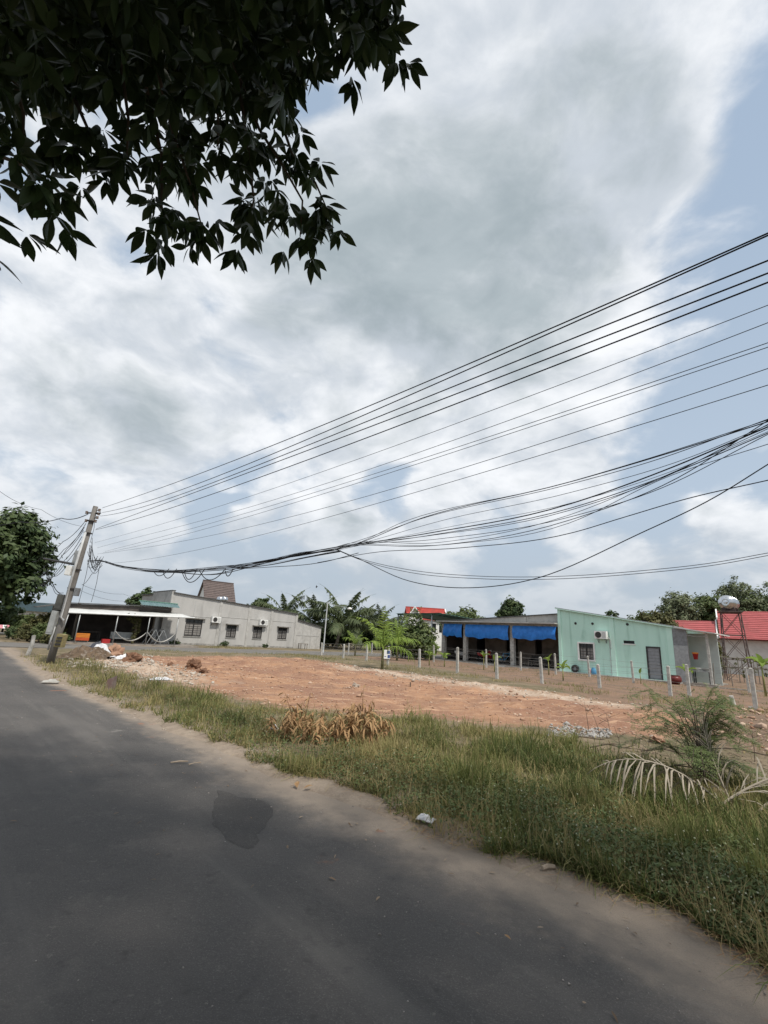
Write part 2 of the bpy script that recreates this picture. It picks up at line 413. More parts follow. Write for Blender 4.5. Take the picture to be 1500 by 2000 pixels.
gx = lines(-2500, 2500, -14, 16, .13); gy = lines(-2500, 2500, 2.0, 34, .15)
X, Y = np.meshgrid(gx, gy); xf, yf = X.ravel(), Y.ravel()
Vg = np.stack([xf, yf, ground_z(xf, yf)], 1)
nx, ny = len(gx), len(gy)
ii = (np.arange(ny - 1)[:, None] * nx + np.arange(nx - 1)[None]).ravel()
Fg = np.stack([ii, ii + 1, ii + nx + 1, ii + nx], 1)
clipd = lambda v: np.clip(v, -6, 6)
g_attr = {'lot': clipd(poly_sd(xf, yf, LOT_POLY)), 'pale': clipd(np.maximum(poly_sd(xf, yf, PALE_POLY), poly_sd(xf, yf, PALE2_POLY))),
          'edge': clipd(-np.maximum(poly_sd(xf, yf, ROAD_POLY), poly_sd(xf, yf, LANE_POLY))),
          'yard': clipd(poly_sd(xf, yf, [(-3, 40), (-1, 36), (4, 27.5), (6.9, 20), (7.0, 13), (6.2, 8.6), (8.5, 5.2), (24, -4), (60, 30), (40, 60), (8, 56)]))}
gm = bpy.data.materials.new('ground_earth'); gm.use_nodes = True
t = NT(gm.node_tree); p = t.n['Principled BSDF']
co = t.add('ShaderNodeTexCoord').outputs['Object']
nb = t.noise(co, .9, 6, .6); nm = t.noise(co, 4.5, 8, .65); nf = t.noise(co, 38, 6, .65)
def fuzzy(attr, a, b, amp=1.6):
    return t.smooth(t.math('ADD', t.attr(attr), t.math('ADD', t.math('MULTIPLY', t.math('SUBTRACT', nb, .5), amp * 1.4), t.math('MULTIPLY', t.math('SUBTRACT', nm, .5), amp))), a, b)
base = t.mix(t.smooth(nm, .35, .65), (.155, .125, .075), (.10, .088, .045))
base = t.mix(t.smooth(nb, .45, .62), base, (.20, .155, .10))
yard = t.mix(t.smooth(nb, .35, .65), (.225, .14, .095), (.155, .105, .072))
yard = t.mix(t.math('MULTIPLY', t.smooth(nm, .54, .66), .6), yard, (.115, .10, .055))
base = t.mix(fuzzy('yard', -.3, .8), base, yard)
orange = t.mix(t.smooth(nm, .3, .7), (.375, .208, .118), (.29, .158, .094))
orange = t.mix(t.smooth(nb, .46, .66), orange, (.25, .14, .09))
orange = t.mix(t.math('MULTIPLY', t.smooth(t.noise(co, .28, 5, .6), .44, .60), .8), orange, (.225, .118, .078))
orange = t.mix(t.math('MULTIPLY', t.smooth(t.noise(co, 11, 5, .7), .56, .70), .7), orange, (.47, .335, .235))
orange = t.mix(t.math('MULTIPLY', t.smooth(t.noise(co, 26, 4, .7), .58, .68), .6), orange, (.19, .095, .06))
mp = t.add('ShaderNodeMapping'); t.l.new(co, mp.inputs[0]); mp.inputs['Rotation'].default_value = (0, 0, rad(-48)); mp.inputs['Scale'].default_value = (.35, 2.6, 1)
streak = t.noise(mp.outputs[0], 1.6, 7, .62)                          # wheel marks of the machine that levelled the plot
orange = t.mix(t.smooth(streak, .52, .70), orange, (.47, .29, .185))
orange = t.mix(t.smooth(streak, .30, .42, .75, 0.0), orange, (.24, .115, .07))
pale = t.mix(t.smooth(nm, .42, .6), (.46, .36, .275), (.34, .24, .17))
pale = t.mix(t.smooth(t.noise(co, 14, 4), .6, .68), pale, (.56, .52, .46))
lotc = t.mix(fuzzy('pale', -.5, .6, 2.2), orange, pale)
colr = t.mix(fuzzy('lot', -.35, .35), base, lotc)
sand = t.mix(t.smooth(nm, .35, .65), (.30, .245, .19), (.225, .18, .14))
sandf = t.math('MULTIPLY', t.smooth(t.attr('edge'), .25, .75, 1, 0), t.smooth(t.attr('edge'), -1.2, -.5))
colr = t.mix(sandf, colr, sand)
colr = t.mix(t.math('MULTIPLY', t.smooth(nf, .40, .72), .35), colr, t.mix(.5, colr, (.55, .45, .36)))
t.put(p.inputs['Base Color'], colr); p.inputs['Roughness'].default_value = .95; p.inputs['Specular IOR Level'].default_value = .15
bmp = t.add('ShaderNodeBump'); bmp.inputs['Strength'].default_value = .8; bmp.inputs['Distance'].default_value = .05
t.put(bmp.inputs['Height'], t.math('ADD', t.math('MULTIPLY', nm, .8), t.math('MULTIPLY', nf, .35))); t.l.new(bmp.outputs[0], p.inputs['Normal'])
link('ground', npmesh('ground', Vg, Fg, gm, True, g_attr), kind='structure')

# ---- road
off = np.r_[0, np.cumsum(np.full(8, .12)), np.linspace(1.25, ROAD_W, 16)]
dirs = unit(np.gradient(edge_r, axis=0)); nrm = np.stack([dirs[:, 1], -dirs[:, 0]], 1)   # points to the right of the way it is listed
if (nrm[len(nrm) // 2] @ BDIR) > 0: nrm = -nrm
Pr = edge_r[:, None, :] + nrm[:, None, :] * (off[None, :, None] - .35)
zr = .012 * vnoise(Pr[..., 0], Pr[..., 1], 5, 2, .5) * .5 + .035 * sstep(off, 0, 3)[None, :] - .02
Vr = np.concatenate([Pr, zr[..., None]], 2).reshape(-1, 3)
n0, n1 = Pr.shape[:2]
ii = (np.arange(n0 - 1)[:, None] * n1 + np.arange(n1 - 1)[None]).ravel()
Fr = np.stack([ii, ii + n1, ii + n1 + 1, ii + 1], 1)
if nrm[len(nrm) // 2][0] > 0: Fr = Fr[:, ::-1]
rm = bpy.data.materials.new('asphalt'); rm.use_nodes = True
def asphalt(m, c1, c2, dust=True):
    t = NT(m.node_tree); p = t.n['Principled BSDF']; co = t.add('ShaderNodeTexCoord').outputs['Object']
    nb = t.noise(co, .55, 6, .6); nm = t.noise(co, 3.2, 8, .65); nf = t.noise(co, 120, 3, .75); ng = t.noise(co, 45, 4, .7)
    c = t.mix(t.smooth(nb, .35, .65), c1, c2)
    c = t.mix(t.math('MULTIPLY', t.smooth(nm, .52, .75), .45), c, (.155, .14, .125))
    c = t.mix(t.math('MULTIPLY', t.smooth(ng, .35, .7), .30), c, (.05, .047, .045))
    c = t.mix(t.math('MULTIPLY', t.smooth(nf, .52, .70), .55), c, (.22, .205, .19))
    vor = t.add('ShaderNodeTexVoronoi', feature='DISTANCE_TO_EDGE'); vor.inputs['Scale'].default_value = .55
    t.put(vor.inputs['Vector'], t.vmath('ADD', co, t.scale(t.noise(co, 1.3, 5, .7, out=1), .9)))
    mpr = t.add('ShaderNodeCombineXYZ'); t.put(mpr.inputs[0], t.vmath('DOT_PRODUCT', co, (-.69 * .16, .724 * .16, 0))); t.put(mpr.inputs[1], t.vmath('DOT_PRODUCT', co, (.724 * 1.5, .69 * 1.5, 0)))
    worn = t.noise(mpr.outputs[0], 1.0, 6, .6)                             # lanes worn by wheels run along the road
    c = t.mix(t.math('MULTIPLY', t.smooth(worn, .48, .66), .45), c, (.16, .148, .135))
    c = t.mix(t.math('MULTIPLY', t.smooth(worn, .30, .44, 1, 0), .45), c, (.052, .048, .045))
    c = t.mix(t.math('MULTIPLY', t.smooth(t.noise(co, 7.5, 6, .7), .58, .72), .55), c, (.042, .039, .037))
    c = t.mix(t.math('MULTIPLY', t.smooth(t.noise(co, 19, 5, .75), .60, .70), .5), c, (.20, .185, .165))
    crack = t.math('MULTIPLY', t.smooth(vor.outputs['Distance'], .0, .010, 1, 0), t.smooth(nb, .44, .54))
    c = t.mix(t.math('MULTIPLY', crack, .16), c, (.03, .028, .027))
    if dust:
        e = t.math('ADD', t.attr('edge'), t.math('ADD', t.math('MULTIPLY', t.math('SUBTRACT', nb, .5), 1.3), t.math('MULTIPLY', t.math('SUBTRACT', nm, .5), .9)))
        c = t.mix(t.math('MULTIPLY', t.smooth(e, .0, .78, 1, 0), t.smooth(nf, .25, .6, .72, 1.0)), c, t.mix(nm, (.32, .265, .21), (.235, .19, .15)))
        c = t.mix(t.math('MULTIPLY', t.smooth(t.noise(co, 1.1, 5, .6), .66, .76), .5), c, (.30, .28, .25))
        red = t.math('MULTIPLY', t.smooth(t.noise(co, 1.7, 4, .55), .66, .74), t.smooth(e, .6, 1.6, 1, 0))
        c = t.mix(t.math('MULTIPLY', red, .7), c, (.30, .13, .07))
    t.put(p.inputs['Base Color'], c); p.inputs['Roughness'].default_value = .82; p.inputs['Specular IOR Level'].default_value = .3
    b = t.add('ShaderNodeBump'); b.inputs['Strength'].default_value = .6; b.inputs['Distance'].default_value = .012
    t.put(b.inputs['Height'], t.math('ADD', nf, t.math('MULTIPLY', ng, .8))); t.l.new(b.outputs[0], p.inputs['Normal'])
asphalt(rm, (.100, .092, .086), (.078, .073, .069))
road = link('road', npmesh('road', Vr, Fr, rm, True, {'edge': (np.tile(off - .35, n0).reshape(n0, n1) * (1 + 1.1 * sstep(np.hypot(Pr[..., 0], Pr[..., 1]), 6, 12))).ravel()}), kind='structure')
# resurfaced patch, with its own outline
c0 = gp(470, 1585)[:2]; outl = []
patch_px = [(425, 1540), (470, 1552), (520, 1563), (535, 1590), (523, 1618), (500, 1632), (497, 1652), (480, 1662), (452, 1650), (430, 1632), (412, 1610), (418, 1578)]
pm_ = bpy.data.materials.new('asphalt_patch'); pm_.use_nodes = True; asphalt(pm_, (.064, .059, .055), (.054, .050, .047), dust=False)
mb = MB(); ring = [gp(*q) for q in patch_px]; ring = resample(np.array(ring + ring[:1])[:, :2], .06)
ring = ring + np.stack([vnoise(ring[:, 0], ring[:, 1], 77, 2, 6), vnoise(ring[:, 0], ring[:, 1], 78, 2, 6)], 1) * .035
def road_z(x, y):
    i = int(np.argmin(np.hypot(edge_r[:, 0] - x, edge_r[:, 1] - y))); o_ = np.hypot(edge_r[i, 0] - x, edge_r[i, 1] - y) + .35
    return .006 * float(vnoise(np.array([x]), np.array([y]), 5, 2, .5)[0]) + .035 * float(sstep(o_, 0, 3)) - .02
cen = ring.mean(0); nr = len(ring)
rows = [cen + (ring - cen) * k for k in (1.0, .95, .5)]
vs = [(q[0], q[1], road_z(*q) + (.004 if k_ else .0005)) for k_, r_ in enumerate(rows) for q in r_] + [(cen[0], cen[1], road_z(*cen) + .004)]
fs = [(a * nr + i, a * nr + (i + 1) % nr, (a + 1) * nr + (i + 1) % nr, (a + 1) * nr + i) for a in range(2) for i in range(nr)] + [(2 * nr + i, 2 * nr + (i + 1) % nr, 3 * nr) for i in range(nr)]
mb.add(vs, fs)
mb.build('asphalt_patch', pm_, road)

# ---- lane in front of the grey house
lm = bpy.data.materials.new('lane_concrete'); lm.use_nodes = True; asphalt(lm, (.185, .172, .155), (.145, .135, .122), dust=False)
LP = np.array(LANE_POLY); near = resample(LP[:5], 1.0); farr = resample(LP[5:][::-1], 1.0); k = min(len(near), len(farr))
near = near[np.linspace(0, len(near) - 1, k).astype(int)]; farr = farr[np.linspace(0, len(farr) - 1, k).astype(int)]
mb = MB(); mb.sheet([[(*a, .022), (*(a * .5 + b * .5), .03), (*b, .022)] for a, b in zip(near, farr)], .03); mb.build('lane', lm, kind='structure')

# ================================================================== BUILDINGS
class Frame:
    """a building line on the ground: u along the front to the right, v into the building"""
    def __init__(s, o, u):
        s.o = np.array(o, float); s.u = np.array(u, float) / np.linalg.norm(u); s.v = np.array([-s.u[1], s.u[0]])
        s.rz = math.atan2(s.u[1], s.u[0])
    def P(s, u, v, z=0.0):
        q = s.o + s.u * u + s.v * v; return (q[0], q[1], z)
    def hit(s, px, py, v=0.0):
        d = ray(px, py); o = s.o + s.v * v; n = np.array([s.v[0], s.v[1], 0])
        k = (np.array([o[0], o[1], 0]) @ n) / (d @ n); q = d * k + np.array([0, 0, EYE])
        return (q[:2] - s.o) @ s.u, q[2]
HF = Frame((-17.47, 41.1), (9.34, 8.63))        # grey house beside the lane
GF = Frame((13.1, 34.21), (4.96, -5.26))        # mint house behind the fence

def wall_with_openings(u0, u1, top, v0, v1, holes, z0=-.05):
    """wall from u0 to u1 with a sloping top and real openings (a, b, low, high)"""
    mb = MB(); cuts = sorted({u0, u1} | {h[0] for h in holes} | {h[1] for h in holes})
    for a, b in zip(cuts[:-1], cuts[1:]):
        hs = sorted([h for h in holes if h[0] <= a + 1e-6 and h[1] >= b - 1e-6], key=lambda h: h[2])
        lo = z0
        for h in hs:
            if h[2] > lo + 1e-4: mb.box(a, b, v0, v1, lo, h[2])
            lo = h[3]
        mb.hexa([(a, v0, lo), (b, v0, lo), (b, v1, lo), (a, v1, lo), (a, v0, top(a)), (b, v0, top(b)), (b, v1, top(b)), (a, v1, top(a))])
    return mb
def air_con(frame, u, z, label, w=.82, h=.52):
    t = thing('air_conditioner', label, 'air conditioner', frame.P(u, -.02, z), frame.rz)
    c = MB().box(-w / 2, w / 2, -.36, -.06, 0, h).build('casing', white_paint, t)
    mb = MB(); n = 20
    mb.lathe([(.0, 0), (.17, 0), (.185, .012), (.20, .012), (.20, -.01)], n)
    mb.v = [(x - .13, -.372 - zz, y + h / 2) for x, y, zz in mb.v]
    mb.build('fan_guard', steel_dark, t)
    mb = MB()
    for k in range(7): mb.box(.12, w / 2 - .04, -.366, -.361, .08 + k * .055, .10 + k * .055)
    mb.build('vent_slats', box_grey, t)
    for s in (-1, 1):
        mb = MB(); mb.box(s * w * .32 - .015, s * w * .32 + .015, -.38, .03, -.03, 0); mb.box(s * w * .32 - .015, s * w * .32 + .015, -.02, .02, -.28, 0)
        mb.tube([(s * w * .32, -.33, -.02), (s * w * .32, 0, -.26)], .01, 5); mb.build('bracket', steel_grey, t)
    MB().tube([(w / 2, -.2, .12), (w / 2 + .12, -.18, .05), (w / 2 + .14, -.05, -.12), (w / 2 + .15, -.04, -.6)], .022, 6).build('pipe', pvc, t)
    return t
def window(parent, u0, u1, z0, z1, v=0.0, frame_m=steel_dark, surround=None, bars=6, panel=curtain, depth=.12):
    """a barred window standing in its opening"""
    f = MB(); w = .055
    f.box(u0, u1, v + .02, v + .09, z1 - w, z1); f.box(u0, u1, v + .02, v + .09, z0, z0 + w)
    f.box(u0, u0 + w, v + .02, v + .09, z0 + w, z1 - w); f.box(u1 - w, u1, v + .02, v + .09, z0 + w, z1 - w)
    um = (u0 + u1) / 2; f.box(um - .035, um + .035, v + .021, v + .089, z0 + w, z1 - w)
    tz = z1 - (z1 - z0) * .22; f.box(u0 + w, u1 - w, v + .022, v + .088, tz - .03, tz + .03)
    o = f.build('window', frame_m, parent)
    for a, b in ((u0 + w, um - .035), (um + .035, u1 - w)):
        MB().box(a, b, v + .07, v + .078, z0 + w, z1 - w).build('pane', dark_glass, o)
        MB().box(a + .02, b - .02, v + .052, v + .062, z0 + w + .02, tz - .05).build('shutter', panel, o)
    g = MB()
    for k in range(bars):
        zz = z0 + w + (k + .5) * (tz - z0 - w) / bars; g.box(u0 + w, u1 - w, v + .018, v + .03, zz - .012, zz + .012)
    for k in range(1, 4):
        x = u0 + (u1 - u0) * k / 4; g.box(x - .01, x + .01, v + .008, v + .018, z0 + .02, z1 - .02)
    g.build('grille', frame_m, o)
    if surround:
        s = MB(); b = .1
        s.box(u0 - b, u1 + b, v - .05, v + .01, z1, z1 + b); s.box(u0 - b, u1 + b, v - .06, v + .01, z0 - b, z0)
        s.box(u0 - b, u0, v - .05, v + .01, z0, z1); s.box(u1, u1 + b, v - .05, v + .01, z0, z1); s.build('surround', surround, o)
    return o

# ---------------------------------------------------------------- grey house
gh = thing('grey_house', 'long grey cement house with barred dark windows along the lane', 'house', HF.P(0, 0), HF.rz)
gtop = lambda u: 4.36 - (u + .35) * (4.36 - 3.50) / 12.65
wins = [(.97, 2.46, .80, 2.26), (4.80, 5.77, .84, 1.96), (7.52, 8.48, .86, 1.98), (10.25, 11.30, .92, 2.04)]
wall_with_openings(-.35, 12.3, gtop, 0, .2, wins).build('wall', render_grey, gh)
b = MB(); b.hexa([(-.35, .2, -.05), (-.15, .2, -.05), (-.15, 9, -.05), (-.35, 9, -.05), (-.35, .2, 4.36), (-.15, .2, 4.36), (-.15, 9, 4.36), (-.35, 9, 4.36)])
b.box(-.15, 12.3, 8.8, 9, -.05, 3.48); b.box(12.1, 12.3, .2, 8.8, -.05, 3.48); b.build('wall', render_grey, gh)
MB().box(-.14, 12.1, 1.2, 1.25, 0, 3.4).build('inner_wall', interior, gh)
MB().hexa([(-.5, -.14, 4.37), (12.42, -.14, 3.50), (12.42, 9.1, 3.50), (-.5, 9.1, 4.37), (-.5, -.14, 4.44), (12.42, -.14, 3.57), (12.42, 9.1, 3.57), (-.5, 9.1, 4.44)]).build('roof', roof_dark, gh)
for u in (3.95, 6.9, 9.35, 12.3):
    MB().hexa([(u - .12, -.05, -.05), (u + .12, -.05, -.05), (u + .12, .01, -.05), (u - .12, .01, -.05), (u - .12, -.05, gtop(u - .12) - .02), (u + .12, -.05, gtop(u + .12) - .02), (u + .12, .01, gtop(u) - .02), (u - .12, .01, gtop(u) - .02)]).build('pilaster', render_block, gh)
MB().box(-.35, 3.8, -.022, .005, 2.50, 2.545).build('string_course', render_block, gh)
MB().box(4.1, 12.15, -.022, .005, 2.62, 2.66).build('string_course', render_block, gh)
MB().box(-.3, 12.2, -.03, .004, -.05, .22).build('base_band', concrete, gh)
for i, w in enumerate(wins):
    o = window(gh, *w)
    MB().box(w[0] - (.15 if i else .1), w[1] + .2, -.36 if i else -.22, .0, w[3] + .06, w[3] + .13).build('hood', concrete, o)
    MB().box(w[0] - .04, w[1] + .04, -.05, .02, w[2] - .07, w[2] - .004).build('sill', concrete, o)
# parapet over the front
MB().box(-.62, -.36, -.02, 4.9, 2.6, 4.54).build('parapet', render_block, gh)
MB().box(-.66, -.33, -.06, 4.95, 4.542, 4.60).build('parapet_cap', roof_dark, gh)
# low back room
etop = lambda u: 2.92 - (u - 12.42) * (2.92 - 2.34) / 3.2
wall_with_openings(12.43, 15.6, etop, .05, .22, [], -.05).build('annex_wall', render_block, gh)
MB().box(15.42, 15.6, .22, 5, -.05, 2.3).build('annex_wall', render_block, gh)
MB().hexa([(12.43, -.1, 2.93), (15.72, -.1, 2.33), (15.72, 5.2, 2.33), (12.43, 5.2, 2.93), (12.43, -.1, 2.99), (15.72, -.1, 2.39), (15.72, 5.2, 2.39), (12.43, 5.2, 2.99)]).build('annex_roof', roof_dark, gh)
for u in (13.3, 14.3, 15.1): MB().box(u - .03, u + .03, .02, .055, 0, etop(u) - .06).build('annex_batten', render_grey, gh)
MB().box(12.45, 15.4, .025, .055, 1.38, 1.44).build('annex_batten', render_grey, gh)
MB().tube([(1.55, -.03, 2.6), (1.55, -.03, 3.9)], .012, 5).build('drain_pipe', pvc, gh)
MB().tube([(4.2, -.05, 2.35), (4.2, -.05, .3)], .02, 6).build('drain_pipe', pvc, gh)
air_con(HF, 3.55, 2.10, 'white air conditioner on grey wall beside the widest barred window')
air_con(HF, 8.38, 2.16, 'white air conditioner above the hood of a narrow barred window')

# ---------------------------------------------------------------- open fronted shop on the left of the grey house
sh = thing('open_shop', 'open fronted shop with long white awning and dark interior', 'shop', HF.P(-5, -1), HF.rz)
def L(u, v, z): return (u + 5, v + 1, z)                       # shop built around its own base point
def sbox(mb, u0, u1, v0, v1, z0, z1): return mb.box(u0 + 5, u1 + 5, v0 + 1, v1 + 1, z0, z1)
sbox(MB(), -9.2, .9, -3.7, 3.2, -.05, .11).build('floor_slab', floor_conc, sh)
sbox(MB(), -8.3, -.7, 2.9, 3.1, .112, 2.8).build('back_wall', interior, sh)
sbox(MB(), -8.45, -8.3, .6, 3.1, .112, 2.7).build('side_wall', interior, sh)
sbox(MB(), -1.0, -.36, -.02, .16, .112, 3.2).build('corner_wall', render_block, sh)
mb = MB(); mb.hexa([L(-8.3, -1.2, 2.74), L(-.7, -1.2, 3.08), L(-.7, 3.2, 3.16), L(-8.3, 3.2, 2.82), L(-8.3, -1.2, 2.81), L(-.7, -1.2, 3.15), L(-.7, 3.2, 3.23), L(-8.3, 3.2, 2.89)]); mb.build('main_roof', roof_dark, sh)
mb = MB(); mb.hexa([L(-9.9, -.6, 2.30), L(-8.31, -1.3, 2.68), L(-8.31, 1.2, 2.72), L(-9.9, 1.2, 2.34), L(-9.9, -.6, 2.36), L(-8.31, -1.3, 2.74), L(-8.31, 1.2, 2.78), L(-9.9, 1.2, 2.40)]); mb.build('side_roof', roof_dark, sh)
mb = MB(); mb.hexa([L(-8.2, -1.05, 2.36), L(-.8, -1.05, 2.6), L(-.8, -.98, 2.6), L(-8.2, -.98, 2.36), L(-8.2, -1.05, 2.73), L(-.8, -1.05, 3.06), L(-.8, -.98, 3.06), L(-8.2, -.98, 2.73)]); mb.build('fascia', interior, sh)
# awning: sagging sheet with a white front tube
g = []
for i in range(25):
    u = -8.45 + i * (8.6 / 24); z_f = 2.10 + (u + 9.0) * .0275
    g.append([L(u, -3.55 + (2.45) * k / 5, z_f + .30 * k / 5 - .05 * math.sin(k / 5 * math.pi) + .015 * math.sin(i * 1.3 + k)) for k in range(6)])
MB().sheet(g, .012).build('awning_sheet', roof_white, sh, smooth=True)
MB().tube([L(-8.5, -3.56, 2.07), L(.25, -3.56, 2.32)], .055, 8).build('awning_tube', white_paint, sh, smooth=True)
for u, x in ((-7.72, .0), (-5.33, 0), (-3.12, 0), (-.98, 0), (-8.4, -.2)):
    MB().tube([L(u + x, -3.5, .1), L(u, -3.5, 2.08 + (u + 9) * .0275)], .035, 8).build('awning_post', galv, sh, smooth=True)
for u in (-7.2, -4.4, -1.6): MB().tube([L(u, .2, .1), L(u, .2, 2.9)], .09, 8).build('inner_post', wood_grey, sh, smooth=True)
# small teal corrugated canopy above the awning
g = []
for i in range(61):
    u = -3.35 + i * .05; g.append([L(u, -1.65, 3.06 + .022 * (i % 4 in (0, 1))), L(u, -.95, 3.36 + .022 * (i % 4 in (0, 1)))])
MB().sheet(g, .01).build('teal_canopy', tin_teal, sh)
MB().tube([L(-3.4, -.93, 3.40), L(-.3, -.93, 3.40)], .05, 6).build('canopy_ridge', tin_green, sh)

def slat_bench(loc, rz):
    t = thing('slatted_bench', 'orange slatted wooden bench end beside the first awning post', 'bench', loc, rz)
    cols = [orange_paint, yellow_paint, orange_paint, red_plastic, red_plastic]
    for k in range(5): MB().box(-.42, .42, -.03, .0, .14 + (4 - k) * .1, .225 + (4 - k) * .1).build('slat', orange_paint if k < 3 else mat('orange_red', (.50, .10, .03), (.44, .08, .03), 6, .6), t)
    for s in (-1, 1): MB().box(s * .36 - .03, s * .36 + .03, .001, .05, 0, .62).build('leg', wood_grey, t)
    MB().box(-.42, .42, .051, .4, .36, .40).build('seat', wood_grey, t)
slat_bench(HF.P(-7.25, -3.3, .11), HF.rz)
def crate(frame_p, rz, m, label, w=.5, d=.36, h=.3):
    t = thing('plastic_crate', label, 'crate', frame_p, rz)
    MB().box(-w / 2, w / 2, -d / 2, d / 2, 0, .02).build('base', m, t)
    for k in range(3):
        z0 = .02 + k * (h - .02) / 3; z1 = z0 + (h - .02) / 3 - .015
        mb = MB(); mb.box(-w / 2, w / 2, -d / 2, -d / 2 + .02, z0, z1); mb.box(-w / 2, w / 2, d / 2 - .02, d / 2, z0, z1)
        mb.box(-w / 2, -w / 2 + .02, -d / 2 + .02, d / 2 - .02, z0, z1); mb.box(w / 2 - .02, w / 2, -d / 2 + .02, d / 2 - .02, z0, z1); mb.build('side_band', m, t)
    for x in (-w / 2 + .005, w / 2 - .025):
        for y in (-d / 2 + .005, d / 2 - .025): MB().box(x, x + .02, y, y + .02, .02, h - .016).build('corner_bar', m, t)
crate(HF.P(-5.75, -3.25, .11), HF.rz, red_plastic, 'red plastic crate on shop floor near second awning post')
def hammock(u0, u1, zt, sag, label):
    mb = MB(); n = 16; g = []
    for i in range(n + 1):
        s = i / n; z = zt - sag * 4 * s * (1 - s); w = .02 + .17 * math.sin(s * math.pi)
        g.append([HF.P(u0 + (u1 - u0) * s, -3.45 - w + 2 * w * k / 3, z + .05 * (abs(k - 1.5) - .5)) for k in range(4)])
    mb.sheet(g, .012); tag(mb.build('hammock', rope_white, None, smooth=True), label, 'hammock')
hammock(-5.28, -3.17, .95, .62, 'white rope hammock sagging between two awning posts')
hammock(-3.07, -1.03, .98, .66, 'white rope hammock slung between the posts nearest the grey house')
def swing_frame(u, label):
    t = thing('swing_stand', label, 'hammock stand', HF.P(u, -2.5, .11), HF.rz)
    for s in (-1, 1):
        MB().tube([(-.55, s * .5, 0), (0, s * .42, 1.15)], .022, 6).build('leg', galv, t); MB().tube([(.55, s * .5, 0), (0, s * .42, 1.15)], .022, 6).build('leg', galv, t)
    MB().tube([(0, -.45, 1.16), (0, .45, 1.16)], .024, 6).build('cross_bar', galv, t)
swing_frame(-2.35, 'grey tubular hammock stand beside the corner wall'); swing_frame(-1.75, 'grey tubular stand half behind the other hammock stand')
def sofa(loc, rz, label, m):
    t = thing('bench_seat', label, 'bench', loc, rz)
    MB().box(-.75, .75, -.28, .28, .32, .42).build('seat', m, t); MB().box(-.75, .75, .2, .28, .421, .8).build('backrest', m, t)
    for x in (-.68, .68):
        for y in (-.22, .22): MB().box(x - .03, x + .03, y - .03, y + .03, 0, .32).build('leg', steel_dark, t)
        MB().box(x - .06, x + .06, -.28, .19, .421, .58).build('armrest', m, t)
sofa(HF.P(-4.45, -2.2, .11), HF.rz, 'pale grey bench behind the sagging white hammock', box_grey)
def table(loc, rz, label, w, d, h, top, leg):
    t = thing('table', label, 'table', loc, rz)
    MB().box(-w / 2, w / 2, -d / 2, d / 2, h - .04, h).build('table_top', top, t)
    for x in (-w / 2 + .06, w / 2 - .06):
        for y in (-d / 2 + .06, d / 2 - .06): MB().box(x - .025, x + .025, y - .025, y + .025, 0, h - .041).build('leg', leg, t)
    return t
table(HF.P(-6.3, -.8, .11), HF.rz, 'dark wooden table deep inside the open shop', 1.3, .7, .72, interior, steel_dark)

# ---------------------------------------------------------------- mint house and its veranda
mh = thing('mint_house', 'mint green gabled house with white framed window and grey steel door', 'house', GF.P(0, 0), GF.rz)
mtop = lambda u: 4.42 - u * (4.42 - 3.31) / 7.23
m_w = (1.45, 2.43, 1.0, 2.04); m_v = (4.40, 5.06, 2.17, 2.36); m_d = (5.75, 6.47, .12, 2.0)
wall_with_openings(0, 7.25, mtop, 0, .2, [m_w, m_v, m_d]).build('wall', mint, mh)
b = MB(); b.box(7.05, 7.25, .2, 8, -.05, 3.28); b.box(0, 7.05, 7.8, 8, -.05, 3.28); b.build('wall', mint, mh)
MB().hexa([(0, .2, -.05), (.2, .2, -.05), (.2, 7.8, -.05), (0, 7.8, -.05), (0, .2, 4.40), (.2, .2, 4.37), (.2, 7.8, 4.37), (0, 7.8, 4.40)]).build('wall', render_block, mh)
MB().box(.2, 7.05, 1.0, 1.05, 0, 3.2).build('inner_wall', interior, mh)
for a, bb in ((0.0, .22), (3.57, 3.87), (6.95, 7.26)):
    MB().hexa([(a, -.055, -.05), (bb, -.055, -.05), (bb, .01, -.05), (a, .01, -.05), (a, -.055, mtop(a) - .03), (bb, -.055, mtop(bb) - .03), (bb, .01, mtop(bb) - .03), (a, .01, mtop(a) - .03)]).build('pilaster', mint_trim, mh)
MB().hexa([(-.12, -.16, 4.455), (7.4, -.16, 3.30), (7.4, 8.1, 3.30), (-.12, 8.1, 4.455), (-.12, -.16, 4.50), (7.4, -.16, 3.345), (7.4, 8.1, 3.345), (-.12, 8.1, 4.50)]).build('roof', galv, mh)
MB().hexa([(-.12, -.175, 4.39), (7.35, -.175, 3.245), (7.35, -.14, 3.245), (-.12, -.14, 4.39), (-.12, -.175, 4.452), (7.35, -.175, 3.298), (7.35, -.14, 3.298), (-.12, -.14, 4.452)]).build('bargeboard', mint_trim, mh)
window(mh, *m_w, surround=white_paint, bars=4)
o = MB().box(m_v[0], m_v[1], .1, .12, m_v[2], m_v[3]).build('vent_slot', dark_glass, mh)
for k in range(3): MB().hexa([(4.40, .02, 2.19 + k * .06), (5.06, .02, 2.19 + k * .06), (5.06, .08, 2.215 + k * .06), (4.40, .08, 2.215 + k * .06), (4.40, .02, 2.197 + k * .06), (5.06, .02, 2.197 + k * .06), (5.06, .08, 2.222 + k * .06), (4.40, .08, 2.222 + k * .06)]).build('louvre', steel_dark, o)
MB().box(4.34, 5.12, -.04, .01, 2.10, 2.165).build('vent_sill', white_paint, o)
d = MB().box(5.77, 6.45, .04, .09, .13, 1.985).build('door', steel_grey, mh)
f = MB(); f.box(5.70, 5.77, -.02, .1, .12, 2.06); f.box(6.45, 6.52, -.02, .1, .12, 2.06); f.box(5.77, 6.45, -.02, .1, 1.99, 2.06); f.build('door_frame', steel_dark, d)
